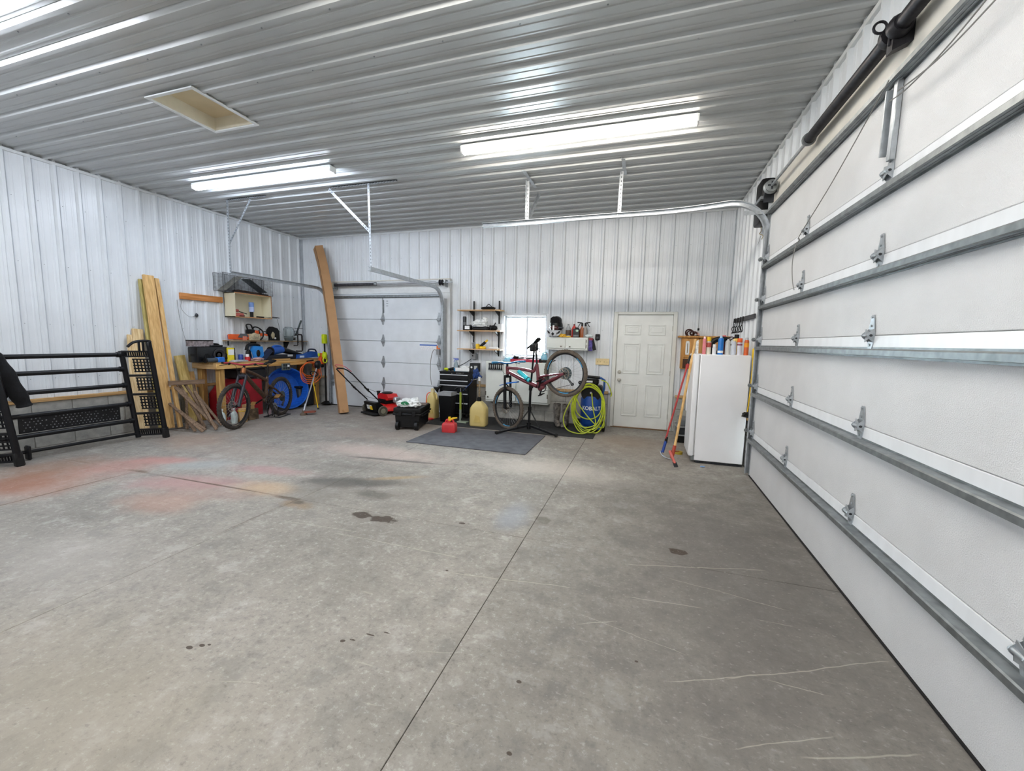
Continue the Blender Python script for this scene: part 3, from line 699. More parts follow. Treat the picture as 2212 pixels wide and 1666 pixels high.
# ---- jackshaft opener on the right wall
op = thing('garage_door_opener', 'black wall-mount garage door opener beside the door shaft', 'opener', (1.27, 5.68, 2.95))
mk('motor_housing', S().box((-.09, -.14, 0), (.065, .14, .26), .03, 2), M_BLACK, op)
mk('upper_housing', S().box((-.08, -.12, .27), (.065, .15, .5), .035, 2), M_BLACK, op)
mk('mount_bracket', S().box((-.1, -.2, .24), (.067, .2, .275), .003), M_GALV, op)
mk('hanging_wire', S().tube(spline([(-.02, .05, 0), (-.01, .06, -.05), (-.03, .03, -.09), (0, .0, -.12), (-.01, .01, -.16)], 5), .004, 6), mat('brass_chain', '#8f8257', .4, .6), op)
mk('antenna', S().tube([(-.02, .03, -.12), (-.02, .12, -.2)], .0015, 5), M_BLACK, op)
# ---- release cord draped over the large door
M_CORD = mat('grey_cord', '#8a8a88', .8)
pc = mk('pull_cord', S().tube(spline([(0, 0, 0), (-.03, .55, -.33), (-.01, 1.18, -.53), (0, 1.22, -.56), (-.02, 1.235, -.62), (-.035, 1.225, -.75), (-.03, 1.2, -.9), (-.02, 1.17, -.985)], 8), .0035, 6), M_CORD)
tag(put(pc, (1.2, 2.92, 2.99)), 'thin grey cord dangling from the door hinge beside the bracket', 'cord')
pc2 = mk('pull_cord', S().tube(spline([(0, 0, 0), (-.01, -.2, -.035), (-.01, -.5, -.02), (0, -.9, .07), (0, -1.3, .13), (0, -1.4, .08), (-.005, -.9, .0), (-.01, -.45, -.04), (-.01, -.1, .0)], 8), .0035, 6), M_CORD)
tag(put(pc2, (1.195, 2.88, 2.86)), 'grey cord looping from the bracket across the top door section', 'cord')
# ================================================================== LEFT SIDE
# ---- black rack frame leaning by the left wall
rk = thing('rack_frame', 'black tubular steel rack with slotted end panels standing by the left wall', 'rack', (-6.9, 3.3, 0))
YS = -.1                                   # the frame leans back along the wall
def rp(x, y, z): return (x + 6.9 - 6.9 + 0, 0, 0)
def rw(x, y, z): return Vector((x + 6.9, y - 3.3 + YS * z, z))
for z in (1.225, 1.025, .797, .527, .284):
    mk('rail', S().tube([rw(-6.9, 2.42, z), rw(-6.9, 3.9, z)], .028, 12), M_BLACKM, rk)
    for y in (3.84, 2.5): mk('rail_collar', S().cyl(rw(-6.9, y, z), rw(-6.9, y + .04, z), .037, n=12), M_BLACKM, rk)
mk('rail', S().tube([rw(-6.9, 2.42, .1), rw(-6.9, 3.9, .085)], .02, 10), M_BLACKM, rk)
mk('rail_clamp', S().cbox(rw(-6.88, 2.78, .09), (.08, .035, .17), None, .012), M_BLACKM, rk)
def end_frame(dy, handle):
    mk('post', S().tube([rw(-6.9, 3.9 + dy, .03), rw(-6.9, 3.9 + dy, 1.26)], .032, 12), M_BLACKM, rk)
    mk('post', S().tube([rw(-6.66, 4.11 + dy, .1), rw(-6.66, 4.11 + dy, 1.33)], .032, 12), M_BLACKM, rk)
    mk('foot', S().bar(rw(-6.66, 4.11 + dy, 0), rw(-6.66, 4.11 + dy, .16), .075, .06, (1, 0, 0), .01), M_RUBBER, rk)
    mk('post_cap', S().bar(rw(-6.66, 4.11 + dy, 1.28), rw(-6.66, 4.11 + dy, 1.42), .06, .05, (1, 0, 0), .015), M_BLACKM, rk)
    mk('post_cap', S().cbox(rw(-6.9, 3.9 + dy, 1.235), (.07, .07, .08), None, .012), M_BLACKM, rk)
    ax = Vector((.24, .21, 0))
    def pt(f, z): return rw(-6.9, 3.9 + dy, z) + ax * f
    for z in (.06, .14, 1.2, 1.27): mk('cross_bar', S().bar(pt(0, z), pt(1, z), .03, .022), M_BLACKM, rk)
    for z0 in (.06, 1.2):
        s = S()
        for i in range(12): s.bar(pt(.08 + i * .075, z0), pt(.08 + i * .075, z0 + .075), .012, .016)
        mk('slotted_panel', s, M_BLACKM, rk)
    for z in (.38, .66, .93): mk('cross_bar', S().bar(pt(0, z), pt(1, z), .035, .03), M_BLACKM, rk)
    for z0 in ((.2, .45, .72, .985) if handle else (.2, .45)):
        s = S()
        for i in range(6): s.bar(pt(.36 + i * .118, z0), pt(.36 + i * .118, z0 + .175), .012, .014)
        for i in range(5): s.bar(pt(.32, z0 + i * .044), pt(1, z0 + i * .044), .014, .017)
        mk('grid_panel', s, M_BLACKM, rk)
    if handle:
        mk('handle', S().tube(spline([rw(-6.66, 3.72 + .13, 1.34), rw(-6.66, 3.8 + .13, 1.4), rw(-6.66, 3.92 + .13, 1.42), rw(-6.66, 4.0 + .13, 1.41), rw(-6.66, 4.08, 1.38)], 5), .018, 8).bar(rw(-6.68, 3.99, 1.27), rw(-6.66, 3.99, 1.41), .02, .02).bar(rw(-6.7, 4.05, 1.27), rw(-6.68, 4.05, 1.41), .02, .02), M_BLACKM, rk)
end_frame(0, True); end_frame(-1.5, False)
# ---- jacket on the rack
M_JACK = mat('black_fleece', '#0c0e12', .95, 0, .3, 14, .5, 40)
jk = thing('jacket', 'black jacket draped over the left end of the rack', 'jacket', (-6.86, 2.52, .66))
def jbody(u, v):
    a = 2 * PI * u; w = .16 + .06 * v; r = .07 + .02 * math.sin(3 * a + 4 * v)
    return (math.cos(a) * r * 1.1 + .02, math.sin(a) * w - .03 + .05 * (v - .5), .66 * (1 - v) + .015 * math.sin(5 * a) + .0)
mk('jacket_body', S().lump((.02, -.1, .3), (.08, .24, .36), .2, 3, 3), M_JACK, jk)
mk('sleeve', S().tube(spline([(.03, .02, .58), (.05, .08, .45), (.06, .15, .25), (.05, .22, .05), (.05, .235, -.01)], 5), [.085 - .0012 * i + .006 * math.sin(i * 1.1) for i in range(21)], 12), M_JACK, jk)
mk('collar', S().lump((.0, -.02, .6), (.07, .09, .05), .35, 2, 5), M_JACK, jk)
# ---- perforated sheet fixed behind the lower rails
M_PANEL = mat('black_perforated_sheet', '#15181d', .5, .2, .2)
pp = mk('perforated_panel', S().box((-.075, -.55, .31), (-.062, .44, .505), .003), M_PANEL, rk, 'black perforated sheet behind the lower rails')
s = S(); random.seed(3)
for i in range(26):
    for j in range(5):
        if random.random() < .75: s.cyl((-.0619, -.51 + i * .036 + (j % 2) * .018, .34 + j * .033), (-.0612, -.51 + i * .036 + (j % 2) * .018, .34 + j * .033), random.uniform(.004, .008), n=6)
mk('perforations', s, mat('block_seen_through', '#8d9096', .9), pp, kind='stuff')
# ---- small label box on the ledge
tag(put(mk('carton', S().box((-.03, -.07, 0), (.03, .07, .12), .003), mat('grey_carton', '#8f989f', .7, var=.3, scale=30)), (-7.5, 2.98, SILL)), 'small grey carton on the sill plate behind the jacket', 'box')
# ---- lumber
def board(name, label, p, q, w, t, m, ref=(0, 1, 0), cat='board', group=None):
    p, q = Vector(p), Vector(q); o = mk(name, S().bar(p - p, q - p, w, t, ref, .003), m); put(o, p); return tag(o, label, cat, group)
M_LUM1 = wood('fir_lumber', '#cda165', '#e2bd82', 'z'); M_LUM2 = wood('fresh_spruce', '#d5b583', '#ecd6ab', 'z'); M_LUMG = wood('treated_lumber', '#a79a5c', '#c4b778', 'z')
M_GREYW = wood('weathered_wood', '#6f5b4a', '#937b66', 'z', .85)
GL = 'lumber leaning on the left wall'
board('lumber_board', 'tallest wide fir board leaning on the left wall', (-7.13, 4.45, .03), (-7.455, 4.5, 2.43), .045, .145, M_LUM1, (0, 1, 0), group=GL)
board('lumber_board', 'greenish treated board behind the tallest fir board', (-7.215, 4.40, .03), (-7.51, 4.44, 2.36), .04, .08, M_LUMG, (0, 1, 0), group=GL)
board('lumber_board', 'tall narrow fir board right of the wide one', (-7.06, 4.57, .03), (-7.48, 4.63, 2.4), .04, .06, M_LUM1, (0, 1, 0), group=GL)
board('lumber_board', 'shoulder-high pale spruce board behind the rack end', (-7.3, 4.2, .03), (-7.5, 4.33, 1.59), .035, .14, M_LUM2, (0, 1, 0), group=GL)
board('lumber_board', 'thin spruce strip left of the shoulder-high spruce board', (-7.28, 4.1, .03), (-7.5, 4.22, 1.5), .03, .06, M_LUM2, (0, 1, 0), group=GL)
board('lumber_board', 'knotty yellow board stub left of the workbench', (-7.32, 4.98, .03), (-7.5, 4.91, 1.165), .03, .165, wood('knotty_pine', '#c2a458', '#e0c887', 'z'), (0, 1, 0), group=GL)
board('lumber_board', 'short orange-tan board end against the workbench side', (-7.33, 5.06, .03), (-7.5, 5.08, .88), .03, .09, M_LUM1, (0, 1, 0), group=GL)
# ---- weathered stakes
board('weathered_rail', 'weathered brown board lying across the leaning stakes', (-7.16, 4.5, .745), (-7.1, 5.02, .73), .075, .03, wood('weathered_wood_along', '#6f5b4a', '#927a66', 'y', .85), (1, 0, 0))
random.seed(11)
ends = [(-6.46, 4.5), (-6.52, 4.77), (-6.55, 4.6), (-6.62, 4.84), (-6.6, 4.48), (-6.72, 4.72), (-6.8, 4.9), (-6.88, 4.55), (-6.42, 4.68), (-6.95, 4.8), (-6.66, 4.95)]
for i, (ex, ey) in enumerate(ends):
    sy = 4.5 + .045 * i + random.uniform(-.03, .03); z1 = [.45, .74, .35, .72, .25, .73, .74, .55, .6, .72, .5][i]
    sx = -7.22 + random.uniform(-.05, .05)
    p = Vector((ex, ey, .025)); q = Vector((sx, sy if i != 10 else 5.0, z1))
    o = mk('wooden_stake', S().bar(Vector((0, 0, 0)), q - p, .02, .04, (0, 1, .3), .003), M_GREYW); put(o, p)
    rank = sorted(ends, key=lambda e: e[0] / e[1]).index((ex, ey)); nth = ['leftmost', 'second', 'third', 'fourth', 'fifth', 'sixth', 'seventh', 'eighth', 'ninth', 'tenth', 'rightmost'][rank]
    tag(o, f'weathered brown stake, {nth} foot from the left in the pile by the workbench', 'stake', 'weathered stakes by the workbench')
# ---- board and cable on the wall
tag(put(mk('ledger_board', S().box((0, -.37, -.053), (.038, .37, .053), .004), wood('orange_pine', '#b8763a', '#d4935a', 'y')), (XL + .018, 5.36, 2.172)), 'orange-stained board screwed to the left wall', 'board')
wk = thing('wall_hook', 'small dark hook with a thin wire on the left wall', 'hook', (XL + .02, 5.25, 1.86))
mk('hook', S().lump((.02, 0, 0), (.02, .03, .035), .4, 2, 2), M_DARKM, wk)
mk('wire', S().tube(spline([(.012, -.22, .24), (.012, -.24, .1), (.012, -.12, -.03), (.02, 0, 0)], 6), .003, 5).tube(spline([(.012, -.3, .24), (.012, -.27, -.1), (.012, -.2, -.45), (.012, -.1, -.72)], 6), .003, 5), M_CORD, wk)

# ---- wall cubby with wire cage on top
M_CUB = mat('cream_melamine', '#e3dcc0', .45, 0, .03, 4)
cb = thing('wall_cubby', 'cream open wall cabinet with plywood edges above the workbench', 'cabinet', (XL + .02, 6.18, 1.865))
CD, CW, CHt = .26, .4, .46
mk('side_panel', S().box((0, -CW, 0), (CD, -CW + .016, CHt)), M_CUB, cb); mk('side_panel', S().box((0, CW - .016, 0), (CD, CW, CHt)), M_CUB, cb)
mk('back_panel', S().box((0, -CW, 0), (.008, CW, CHt)), M_CUB, cb)
mk('bottom_panel', S().box((0, -CW, 0), (CD, CW, .016)), M_CUB, cb); mk('top_panel', S().box((0, -CW, CHt - .016), (CD, CW, CHt)), M_CUB, cb)
M_PLYE = mat('plywood_edge', '#c08a5c', .7, 0, .2, 60)
for a, b in (((CD, -CW, 0), (CD + .003, CW, .016)), ((CD, -CW, CHt - .016), (CD + .003, CW, CHt)), ((CD, CW - .016, 0), (CD + .003, CW, CHt))): mk('plywood_edge', S().box(a, b), M_PLYE, cb)
ca = thing('wire_cage', 'rectangular wire live-trap cage on top of the wall cubby', 'cage', (-7.4, 6.1, 2.33))
cd, cw, ch = .12, .52, .32
s = S()
for i in range(43):
    y = -cw + i * .0248
    for x in (cd, -cd): s.bar((x, y, 0), (x, y, ch), .002, .002)
for j in range(14):
    z = j * .0246
    for x in (cd, -cd): s.bar((x, -cw, z), (x, cw, z), .002, .002)
    for y in (-cw, cw): s.bar((-cd, y, z), (cd, y, z), .002, .002)
for i in range(27):
    y = -cw + i * .04; s.bar((-cd, y, ch), (cd, y, ch), .002, .002)
mk('wire_mesh', s, M_DARKM, ca, kind='stuff')
s = S()
for x in (-cd, cd):
    for y in (-cw, -cw + .22, cw - .25, cw): s.bar((x, y, 0), (x, y, ch), .005, .005)
    for z in (.003, ch): s.bar((x, -cw, z), (x, cw, z), .005, .005)
mk('cage_frame', s, M_DARKM, ca)
mk('trap_door', S().bar((0, -.46, .01), (0, -.12, .3), .004, .22, (1, 0, 0)), mat('galvanized_sheet', '#9a978c', .45, .6, .2), ca)
mk('trap_pan', S().bar((0, .02, .28), (0, .4, .06), .004, .22, (1, 0, 0)), mat('grey_sheet', '#7c8587', .5, .5, .2), ca)
mk('leaf_litter', S().lump((0, .1, .02), (.1, .35, .03), .6, 3, 8, 0), mat('leaf_litter', '#4a3325', .9, var=.4, scale=40), ca)
# things in the cubby
rd = thing('caulk_gun', 'red tool lying on the floor of the wall cubby', 'tool', (-7.4, 5.94, 1.882))
mk('tool_body', S().box((-.05, -.1, 0), (.05, .09, .07), .02).box((-.04, -.1, .085), (.04, .0, .135), .015), mat('faded_red', '#c2645a', .5), rd)
mk('tool_grip', S().box((-.045, -.02, .0), (.052, .1, .035), .012), mat('dark_red', '#5d2027', .5), rd)
mk('tool_rod', S().tube([(0, 0, .1), (.02, .16, .06)], .008, 6), M_BLACK, rd)
rl = thing('towel_tube', 'blue and white cylinder standing in the wall cubby', 'cylinder', (-7.42, 6.24, 1.96))
mk('upper_half', S().lathe([(.0, .125), (.045, .125), (.046, .13), (.046, .215), (.0, .218)], n=18), mat('soft_blue', '#7f9fdb', .5), rl); mk('lower_half', S().lathe([(0, .03), (.046, .03), (.046, .126), (0, .126)], n=18), mat('pale_blue', '#b9c8ee', .5), rl)
mk('stand_cup', S().lathe([(0, -.078), (.03, -.078), (.03, .03), (0, .03)], n=12), M_BLACK, rl)
tk = thing('hand_saw', 'dark bundle of slim tools poking from the wall cubby', 'tool', (-7.36, 6.4, 1.882))
mk('handle', S().box((-.03, -.1, 0), (.02, .06, .03), .01), M_BLACK, tk); mk('blade', S().bar((.03, .0, .02), (.06, .3, .012), .05, .006), M_DARKM, tk); mk('tip', S().bar((.05, .2, .03), (.08, .35, .02), .03, .012), M_BLACK, tk)
mk('cord', S().tube(spline([(.08, .3, .0), (.07, .34, -.12), (.06, .38, -.28)], 5), .003, 5), M_BLACK, tk)

# ---- shelf over the bench
shf = thing('wall_shelf', 'long plywood shelf on black brackets above the workbench', 'shelf', (XL + .02, 6.65, 1.41))
mk('shelf_board', S().box((0, -.95, 0), (.15, .97, .02), .002), wood('plywood_shelf', '#8d7556', '#b09673', 'y'), shf)
for y in (-.36, .44): mk('bracket', S().prism([(0, 0), (.14, 0), (.13, -.03), (.03, -.19), (0, -.2)], (0, y - .012, 0), (1, 0, 0), (0, 0, 1), (0, .024, 0)), M_BLACK, shf)
SH = 1.43; SX = -7.45
sc_ = thing('bar_scabbard', 'orange chainsaw bar cover on the shelf', 'bar cover', (SX, 5.95, SH))
mk('sheath', S().box((-.02, -.2, .015), (.02, .25, .115), .018, 2), M_ORANGE, sc_); mk('end_plate', S().prism([(0, .06), (.05, .13), (.17, .13), (.22, .08), (.12, .04)], (.022, -.02, 0), (0, 1, 0), (0, 0, 1), (.012, 0, 0)), mat('grey_plastic', '#5a5f63', .5), sc_)
mk('oil_carton', S().box((.025, .07, 0), (.06, .14, .08), .003), mat('salmon_card', '#d9826a', .6), sc_)
def chainsaw(label, y, body, top, sx=1):
    c = thing('chainsaw', label, 'chainsaw', (SX, y, SH), group='chainsaws on the shelf')
    mk('engine_case', S().box((-.05, -.09, 0), (.06, .1, .13), .025, 2), body, c)
    mk('starter_cover', S().lathe([(.06, 0), (.06, .012), (.045, .02), (0, .022)], (.06, -.02, .085), 16, (1, 0, 0)), body, c)
    mk('top_cover', S().box((-.05, -.11, .12), (.05, .02, .21), .03, 2), top, c)
    mk('orange_panel', S().box((.02, .0, .12), (.055, .09, .19), .015), M_ORANGE, c)
    mk('front_handle', S().tube(spline([(.06, .09, .01), (.07, .14, .08), (.06, .14, .18), (.03, .07, .25), (-.03, .03, .24), (-.05, .05, .12)], 5), .012, 8), M_BLACK, c)
    mk('hand_guard', S().tube(spline([(.04, -.12, .2), (.04, -.14, .28), (.03, -.1, .3), (.0, -.03, .29), (0, 0, .22)], 4), .012, 6), M_BLACK, c)
    mk('rear_handle', S().tube(spline([(0, .1, .12), (0, .16, .12), (0, .19, .06), (0, .13, .015)], 4), .014, 8), M_BLACK, c)
    return c
chainsaw('cream and black chainsaw on the shelf beside the orange bar cover', 6.27, mat('cream_saw', '#c9bd9c', .5, var=.3, scale=30), M_BLACK).scale = (1, 1.2, 1.05)
chainsaw('smaller orange and white chainsaw on the shelf left of the black case', 6.5, mat('white_saw', '#c8c5bb', .5, var=.25, scale=30), M_ORANGE).scale = (.85, .85, .72)
bc = thing('battery_case', 'black tool case with a cream pouch on the shelf', 'case', (SX, 6.74, SH))
mk('case_body', S().prism([(-.12, 0), (.12, 0), (.115, .2), (.07, .26), (-.05, .29), (-.12, .22)], (-.05, 0, 0), (0, 1, 0), (0, 0, 1), (.1, 0, 0)), M_BLACK, bc)
mk('pouch', S().lump((.05, -.05, .11), (.02, .045, .07), .3, 2, 4), mat('cream_cloth', '#b3a888', .8), bc); mk('clip', S().ball((.056, -.0, .05), (.01, .025, .02), 8), M_WHITE, bc)
gj = thing('glass_lantern', 'clear glass jar with a metal base on the shelf', 'jar', (SX + .01, 7.13, SH))
M_CLEAR = mat('clear_plastic', '#f4fafb', .06, 0, .01, trans=.95, spec=.5)
mk('glass', S().lathe([(.08, .07), (.105, .1), (.11, .2), (.1, .27), (.07, .3), (.065, .3), (.095, .265), (.104, .2), (.1, .1), (.07, .075)], n=20), M_CLEAR, gj)
mk('base', S().lathe([(0, 0), (.075, 0), (.085, .02), (.1, .07), (.09, .085), (0, .09)], n=20), mat('pewter', '#8d9a9c', .3, .7), gj)
ps = thing('pipe_wrench', 'long grey pipe tool leaning upright on the shelf', 'tool', (SX + .02, 7.26, SH))
mk('shaft', S().bar((0, 0, .02), (-.02, .24, .46), .03, .022), mat('oxidised_green', '#56605e', .5, .4), ps); mk('head', S().ball((.03, -.02, .09), (.04, .05, .045), 10), mat('polished_grey', '#c5cdd0', .2, .7), ps)
def cclamp(label, y, z, k):
    c = thing('c_clamp', label, 'clamp', (-7.37, y, z), group='clamps hanging on the shelf'); c.scale = (k, k, k)
    mk('frame', S().tube([(0, -.1, -.02), (0, .05, -.02), (0, .07, .0), (0, .07, .34), (0, .05, .37), (0, -.04, .37)], .017, 6), mat('iron_brown', '#2d2527', .5, .5), c)
    mk('screw', S().cyl((0, -.05, .2), (0, -.05, .52), .011, n=8), M_DARKM, c); mk('tommy_bar', S().cyl((0, -.14, .51), (0, .1, .51), .006, n=6), M_DARKM, c)
    mk('swivel', S().cyl((0, -.05, .18), (0, -.05, .2), .022, n=10), M_DARKM, c); mk('anvil', S().cyl((0, -.1, -.04), (0, -.1, .0), .02, n=10), M_DARKM, c)
cclamp('larger dark C-clamp hanging on the right end of the shelf', 7.36, 1.22, .95); cclamp('smaller dark C-clamp gripping the shelf edge', 7.26, 1.34, .6)
dv = thing('screwdriver', 'upright screwdriver stuck at the left end of the shelf', 'screwdriver', (-7.4, 5.71, 1.33))
mk('grip', S().cyl((0, 0, 0), (0, 0, .09), .014, n=10), M_BLACK, dv); mk('shank', S().cyl((0, 0, .09), (0, -.01, .2), .004, n=6), mat('violet_shank', '#55508f', .4), dv)

# ---- workbench
BZ = 1.05
bn = thing('workbench', 'wooden workbench with heavy post legs along the left wall', 'workbench', (-7.24, 6.33, 0))
bx0, bx1, by0, by1 = -.29, .29, -1.2, 1.22
mk('bench_top', S().box((bx0, by0, BZ - .025), (bx1, by1, BZ), .003), wood('bench_plywood', '#9c7a4f', '#c29d69', 'y'), bn)
mk('front_rail', S().box((bx1 - .04, by0, BZ - .115), (bx1 + .005, by1, BZ - .025), .004), M_PINEY, bn); mk('end_rail', S().box((bx0, by0 - .005, BZ - .115), (bx1, by0 + .035, BZ - .025), .004), M_PINEX, bn); mk('end_rail', S().box((bx0, by1 - .035, BZ - .115), (bx1, by1, BZ - .025), .004), M_PINEX, bn)
for lx, ly in ((bx1 - .1, by0 + .13), (bx0 + .06, by0 + .12), (bx1 - .1, by1 - .1), (bx0 + .06, by1 - .1)):
    mk('leg', S().box((lx - .05, ly - .05, 0), (lx + .05, ly + .05, BZ - .025), .008), wood('post_wood', '#a97f47', '#cfa767', 'z'), bn)
mk('brace_panel', S().prism([(-.25, 0), (-.1, 0), (-.13, .88), (-.27, .88)], (0, by0 + .09, .05), (1, 0, 0), (0, 0, 1), (0, .02, 0)), wood('brace_board', '#8a6338', '#ab8351', 'z'), bn)
BX = -7.24
# boom box
bb = thing('boombox', 'large black boombox speaker at the left end of the workbench', 'speaker', (-7.2, 5.18, BZ))
mk('cabinet', S().box((-.13, -.05 - .2, 0), (.1, .28, .27), .025, 2), mat('black_gloss_case', '#15171b', .25, 0, .2, 20), bb)
mk('side_vent', S().box((-.06, -.252, .11), (.04, -.248, .15)), mat('vent_black', '#050506', .6), bb)
mk('woofer', S().lathe([(.105, 0), (.11, .012), (.095, .016), (.05, -.005), (.02, .004), (0, .006)], (.1, .12, .125), 22, (1, 0, 0)), mat('speaker_cone', '#2a2a2e', .35), bb)
for y, z in ((-.08, .1), (.27, .1)): mk('tweeter', S().lathe([(.045, 0), (.05, .012), (.03, .015), (0, .008)], (.1, y, z), 16, (1, 0, 0)), M_BLACK, bb)
mk('handle', S().tube(spline([(0, -.1, .26), (.02, -.05, .31), (.02, .15, .31), (0, .22, .26)], 5), .018, 8), M_BLACK, bb); mk('top_panel', S().box((-.08, .0, .27), (.08, .22, .3), .01), mat('smoked_plastic', '#17181c', .2), bb)
pb = mk('printed_carton', S().box((-.09, -.17, 0), (.09, .17, .105), .003), mat('printed_card_photo', '#8a8183', .5, var=.55, scale=22)); tag(put(pb, (-7.24, 5.08, BZ + .275), .05), 'printed carton lying on the boombox', 'box')
mk('lid', S().box((-.092, -.172, .09), (.092, .172, .107), .002), M_BLACK, pb)
yb_ = thing('detergent_box', 'yellow and white carton beside the boombox', 'box', (-7.12, 5.5, BZ)); mk('carton', S().box((-.05, -.06, 0), (.05, .06, .25), .004), mat('yellow_card', '#e8d22a', .5), yb_); mk('label', S().box((.0505, -.055, .12), (.052, .055, .22)), M_WHITE, yb_); mk('edge', S().box((-.05, .06, 0), (.05, .075, .25), .002), M_BLACK, yb_)
tag(put(mk('spray_can', S().lathe([(0, 0), (.032, 0), (.032, .16), (.02, .18), (.02, .2), (0, .2)], n=14), mat('slate_plastic', '#333a3f', .5)), (-7.2, 5.64, BZ)), 'dark canister right of the yellow carton', 'canister')
bl = thing('grinder', 'blue and grey power tool lying before the boombox', 'power tool', (-7.02, 5.13, BZ)); mk('motor_body', S().cyl((0, -.12, .045), (0, .06, .045), .04, n=14), mat('slate_grey', '#3f4a55', .4), bl); mk('battery', S().box((-.05, .06, 0), (.05, .18, .09), .012), M_BLUEP, bl); mk('collar', S().cyl((0, -.14, .045), (0, -.12, .045), .045, n=14), M_BLACK, bl)
tag(put(mk('white_carton', S().box((-.05, -.1, 0), (.05, .1, .13), .003), mat('pale_card', '#c9ced8', .6)), (-7.22, 5.86, BZ)), 'small pale carton standing behind the cans on the bench', 'box')
tag(put(mk('paper_stack', S().box((-.1, -.14, 0), (.1, .14, .02), .002).box((-.08, -.1, .02), (.09, .12, .03), .002), mat('glossy_paper', '#b9bcc4', .35, var=.3, scale=20)), (-7.05, 5.6, BZ), .2), 'stack of glossy papers on the bench front', 'papers')
tag(put(mk('blue_canister', S().lathe([(0, 0), (.04, 0), (.04, .11), (.03, .125), (0, .125)], n=14), mat('navy_print', '#27459a', .4, var=.5, scale=40)), (-7.12, 5.72, BZ)), 'short blue can among the clutter on the bench', 'can')
rc_ = thing('red_canister', 'short red can with a white lid on the bench', 'can', (-7.05, 5.8, BZ)); mk('body', S().lathe([(0, 0), (.045, 0), (.045, .08), (0, .08)], n=14), M_REDP, rc_); mk('lid', S().lathe([(0, .08), (.03, .08), (.03, .13), (0, .13)], n=12), M_WHITE, rc_)
tag(put(mk('card_sheet', S().bar((0, 0, .0), (-.03, .04, .16), .12, .004, (1, 0, 0)), mat('grey_card', '#aeb1bb', .5)), (-7.0, 5.88, BZ), .9), 'grey card sheet leaning among the cans', 'card')
tag(put(mk('rag_heap', S().lump((0, 0, .03), (.07, .11, .035), .5, 3, 6, 0), mat('pinkish_rag', '#c9a39a', .8, var=.3, scale=30)), (-7.0, 5.96, BZ)), 'crumpled pinkish rag on the bench front', 'rag')
bg = thing('tool_bag', 'bright blue upright tool with black handle on the bench', 'power tool', (-7.12, 6.04, BZ))
mk('blue_shell', S().prism([(-.1, 0), (.11, 0), (.12, .12), (.1, .27), (-.06, .28), (-.11, .15)], (-.05, 0, 0), (0, 1, 0), (0, 0, 1), (.11, 0, 0)), mat('sky_blue_shell', '#2585d4', .4), bg); mk('black_vent', S().ball((.06, .0, .14), (.015, .045, .07), 10), M_BLACK, bg)
mk('handle', S().tube(spline([(0, .08, .28), (0, -.04, .31), (0, -.16, .29), (0, -.2, .2)], 5), .03, 8), M_BLACK, bg); mk('cord_bundle', S().lump((-.02, -.14, .12), (.04, .06, .1), .4, 2, 9), M_BLACK, bg)
bw = thing('leaf_blower', 'blue and black leaf blower lying on the bench', 'leaf blower', (-7.14, 6.5, BZ))
mk('motor_housing', S().cyl((0, -.12, .17), (0, .16, .2), .085, .07, 18), mat('royal_blue', '#1f56ad', .4), bw); mk('intake', S().cyl((0, -.14, .17), (0, -.1, .17), .088, n=18), M_BLACK, bw)
mk('handle', S().tube(spline([(0, -.08, .25), (0, .0, .28), (0, .12, .27), (0, .18, .22)], 5), .02, 8), mat('royal_blue_grip', '#2a66bf', .4), bw)
mk('nozzle', S().tube([(0, .14, .2), (0, .4, .14), (0, .66, .07)], [.065, .05, .04], 14), M_BLACK, bw); mk('base', S().box((-.08, -.3, 0), (.1, .45, .1), .03, 2), mat('navy_cloth', '#141823', .7), bw)
mk('battery', S().bar((.06, -.36, .03), (.06, -.18, .2), .1, .07), mat('navy_pack', '#1c2b4a', .5), bw); mk('label', S().box((.101, .2, .06), (.103, .33, .1)), mat('label_grey', '#c3c8cc', .5), bw)
hb = thing('hedge_trimmer', 'long blue power tool at the right end of the bench', 'power tool', (-7.06, 7.15, BZ))
mk('body', S().prism([(-.24, .01), (.36, .03), (.34, .14), (.16, .16), (.02, .1), (-.22, .09)], (-.045, 0, 0), (0, 1, 0), (0, 0, 1), (.09, 0, 0)), mat('royal_blue', '#1f56ad', .4), hb); mk('handle', S().tube(spline([(0, .12, .15), (0, .16, .2), (0, .32, .19), (0, .36, .12)], 5), .016, 8), mat('dark_navy', '#1b2740', .4), hb); mk('label', S().box((.046, -.16, .03), (.048, -.04, .07)), mat('label_sky', '#c5d6ea', .5), hb)
tag(put(mk('wooden_stick', S().bar((0, 0, .012), (.01, .42, .012), .02, .022), M_PINEY), (-6.99, 6.28, BZ)), 'thin pine stick at the bench front edge', 'stick')
# ---- things on the bench face
pst = thing('power_strip', 'grey metal outlet block hanging on the bench front', 'outlet', (-6.93, 6.53, .84)); mk('plate', S().box((0, -.1, 0), (.03, .1, .14), .006), mat('grey_green_metal', '#5f6a66', .5, .3, .3, 40), pst)
s = S(); 
for i in range(3):
    for j in range(2): s.box((.03, -.075 + i * .055, .02 + j * .06), (.034, -.035 + i * .055, .065 + j * .06), .003)
mk('sockets', s, mat('socket_dark', '#20262a', .5), pst); mk('label', S().box((.0345, .02, .07), (.036, .07, .11)), M_WHITE, pst)
M_OCORD = mat('orange_cord', '#ec6a2c', .5)
oc = thing('extension_cord', 'coiled orange extension cord hanging from the bench rail', 'cord', (-6.88, 7.1, .8))
for k in range(5):
    rr, zz = .16 + .025 * k, .0 - .006 * k
    pts_ = [(.01 * k + .012 * math.sin(5 * a + k), rr * math.cos(a) * 1.15 + .01 * math.sin(k * 2), rr * .92 * math.sin(a) - .02 * k + .03) for a in [2 * PI * i / 36 for i in range(36)]]
    mk('coil', S().tube(pts_, .009, 6, True), M_OCORD, oc)
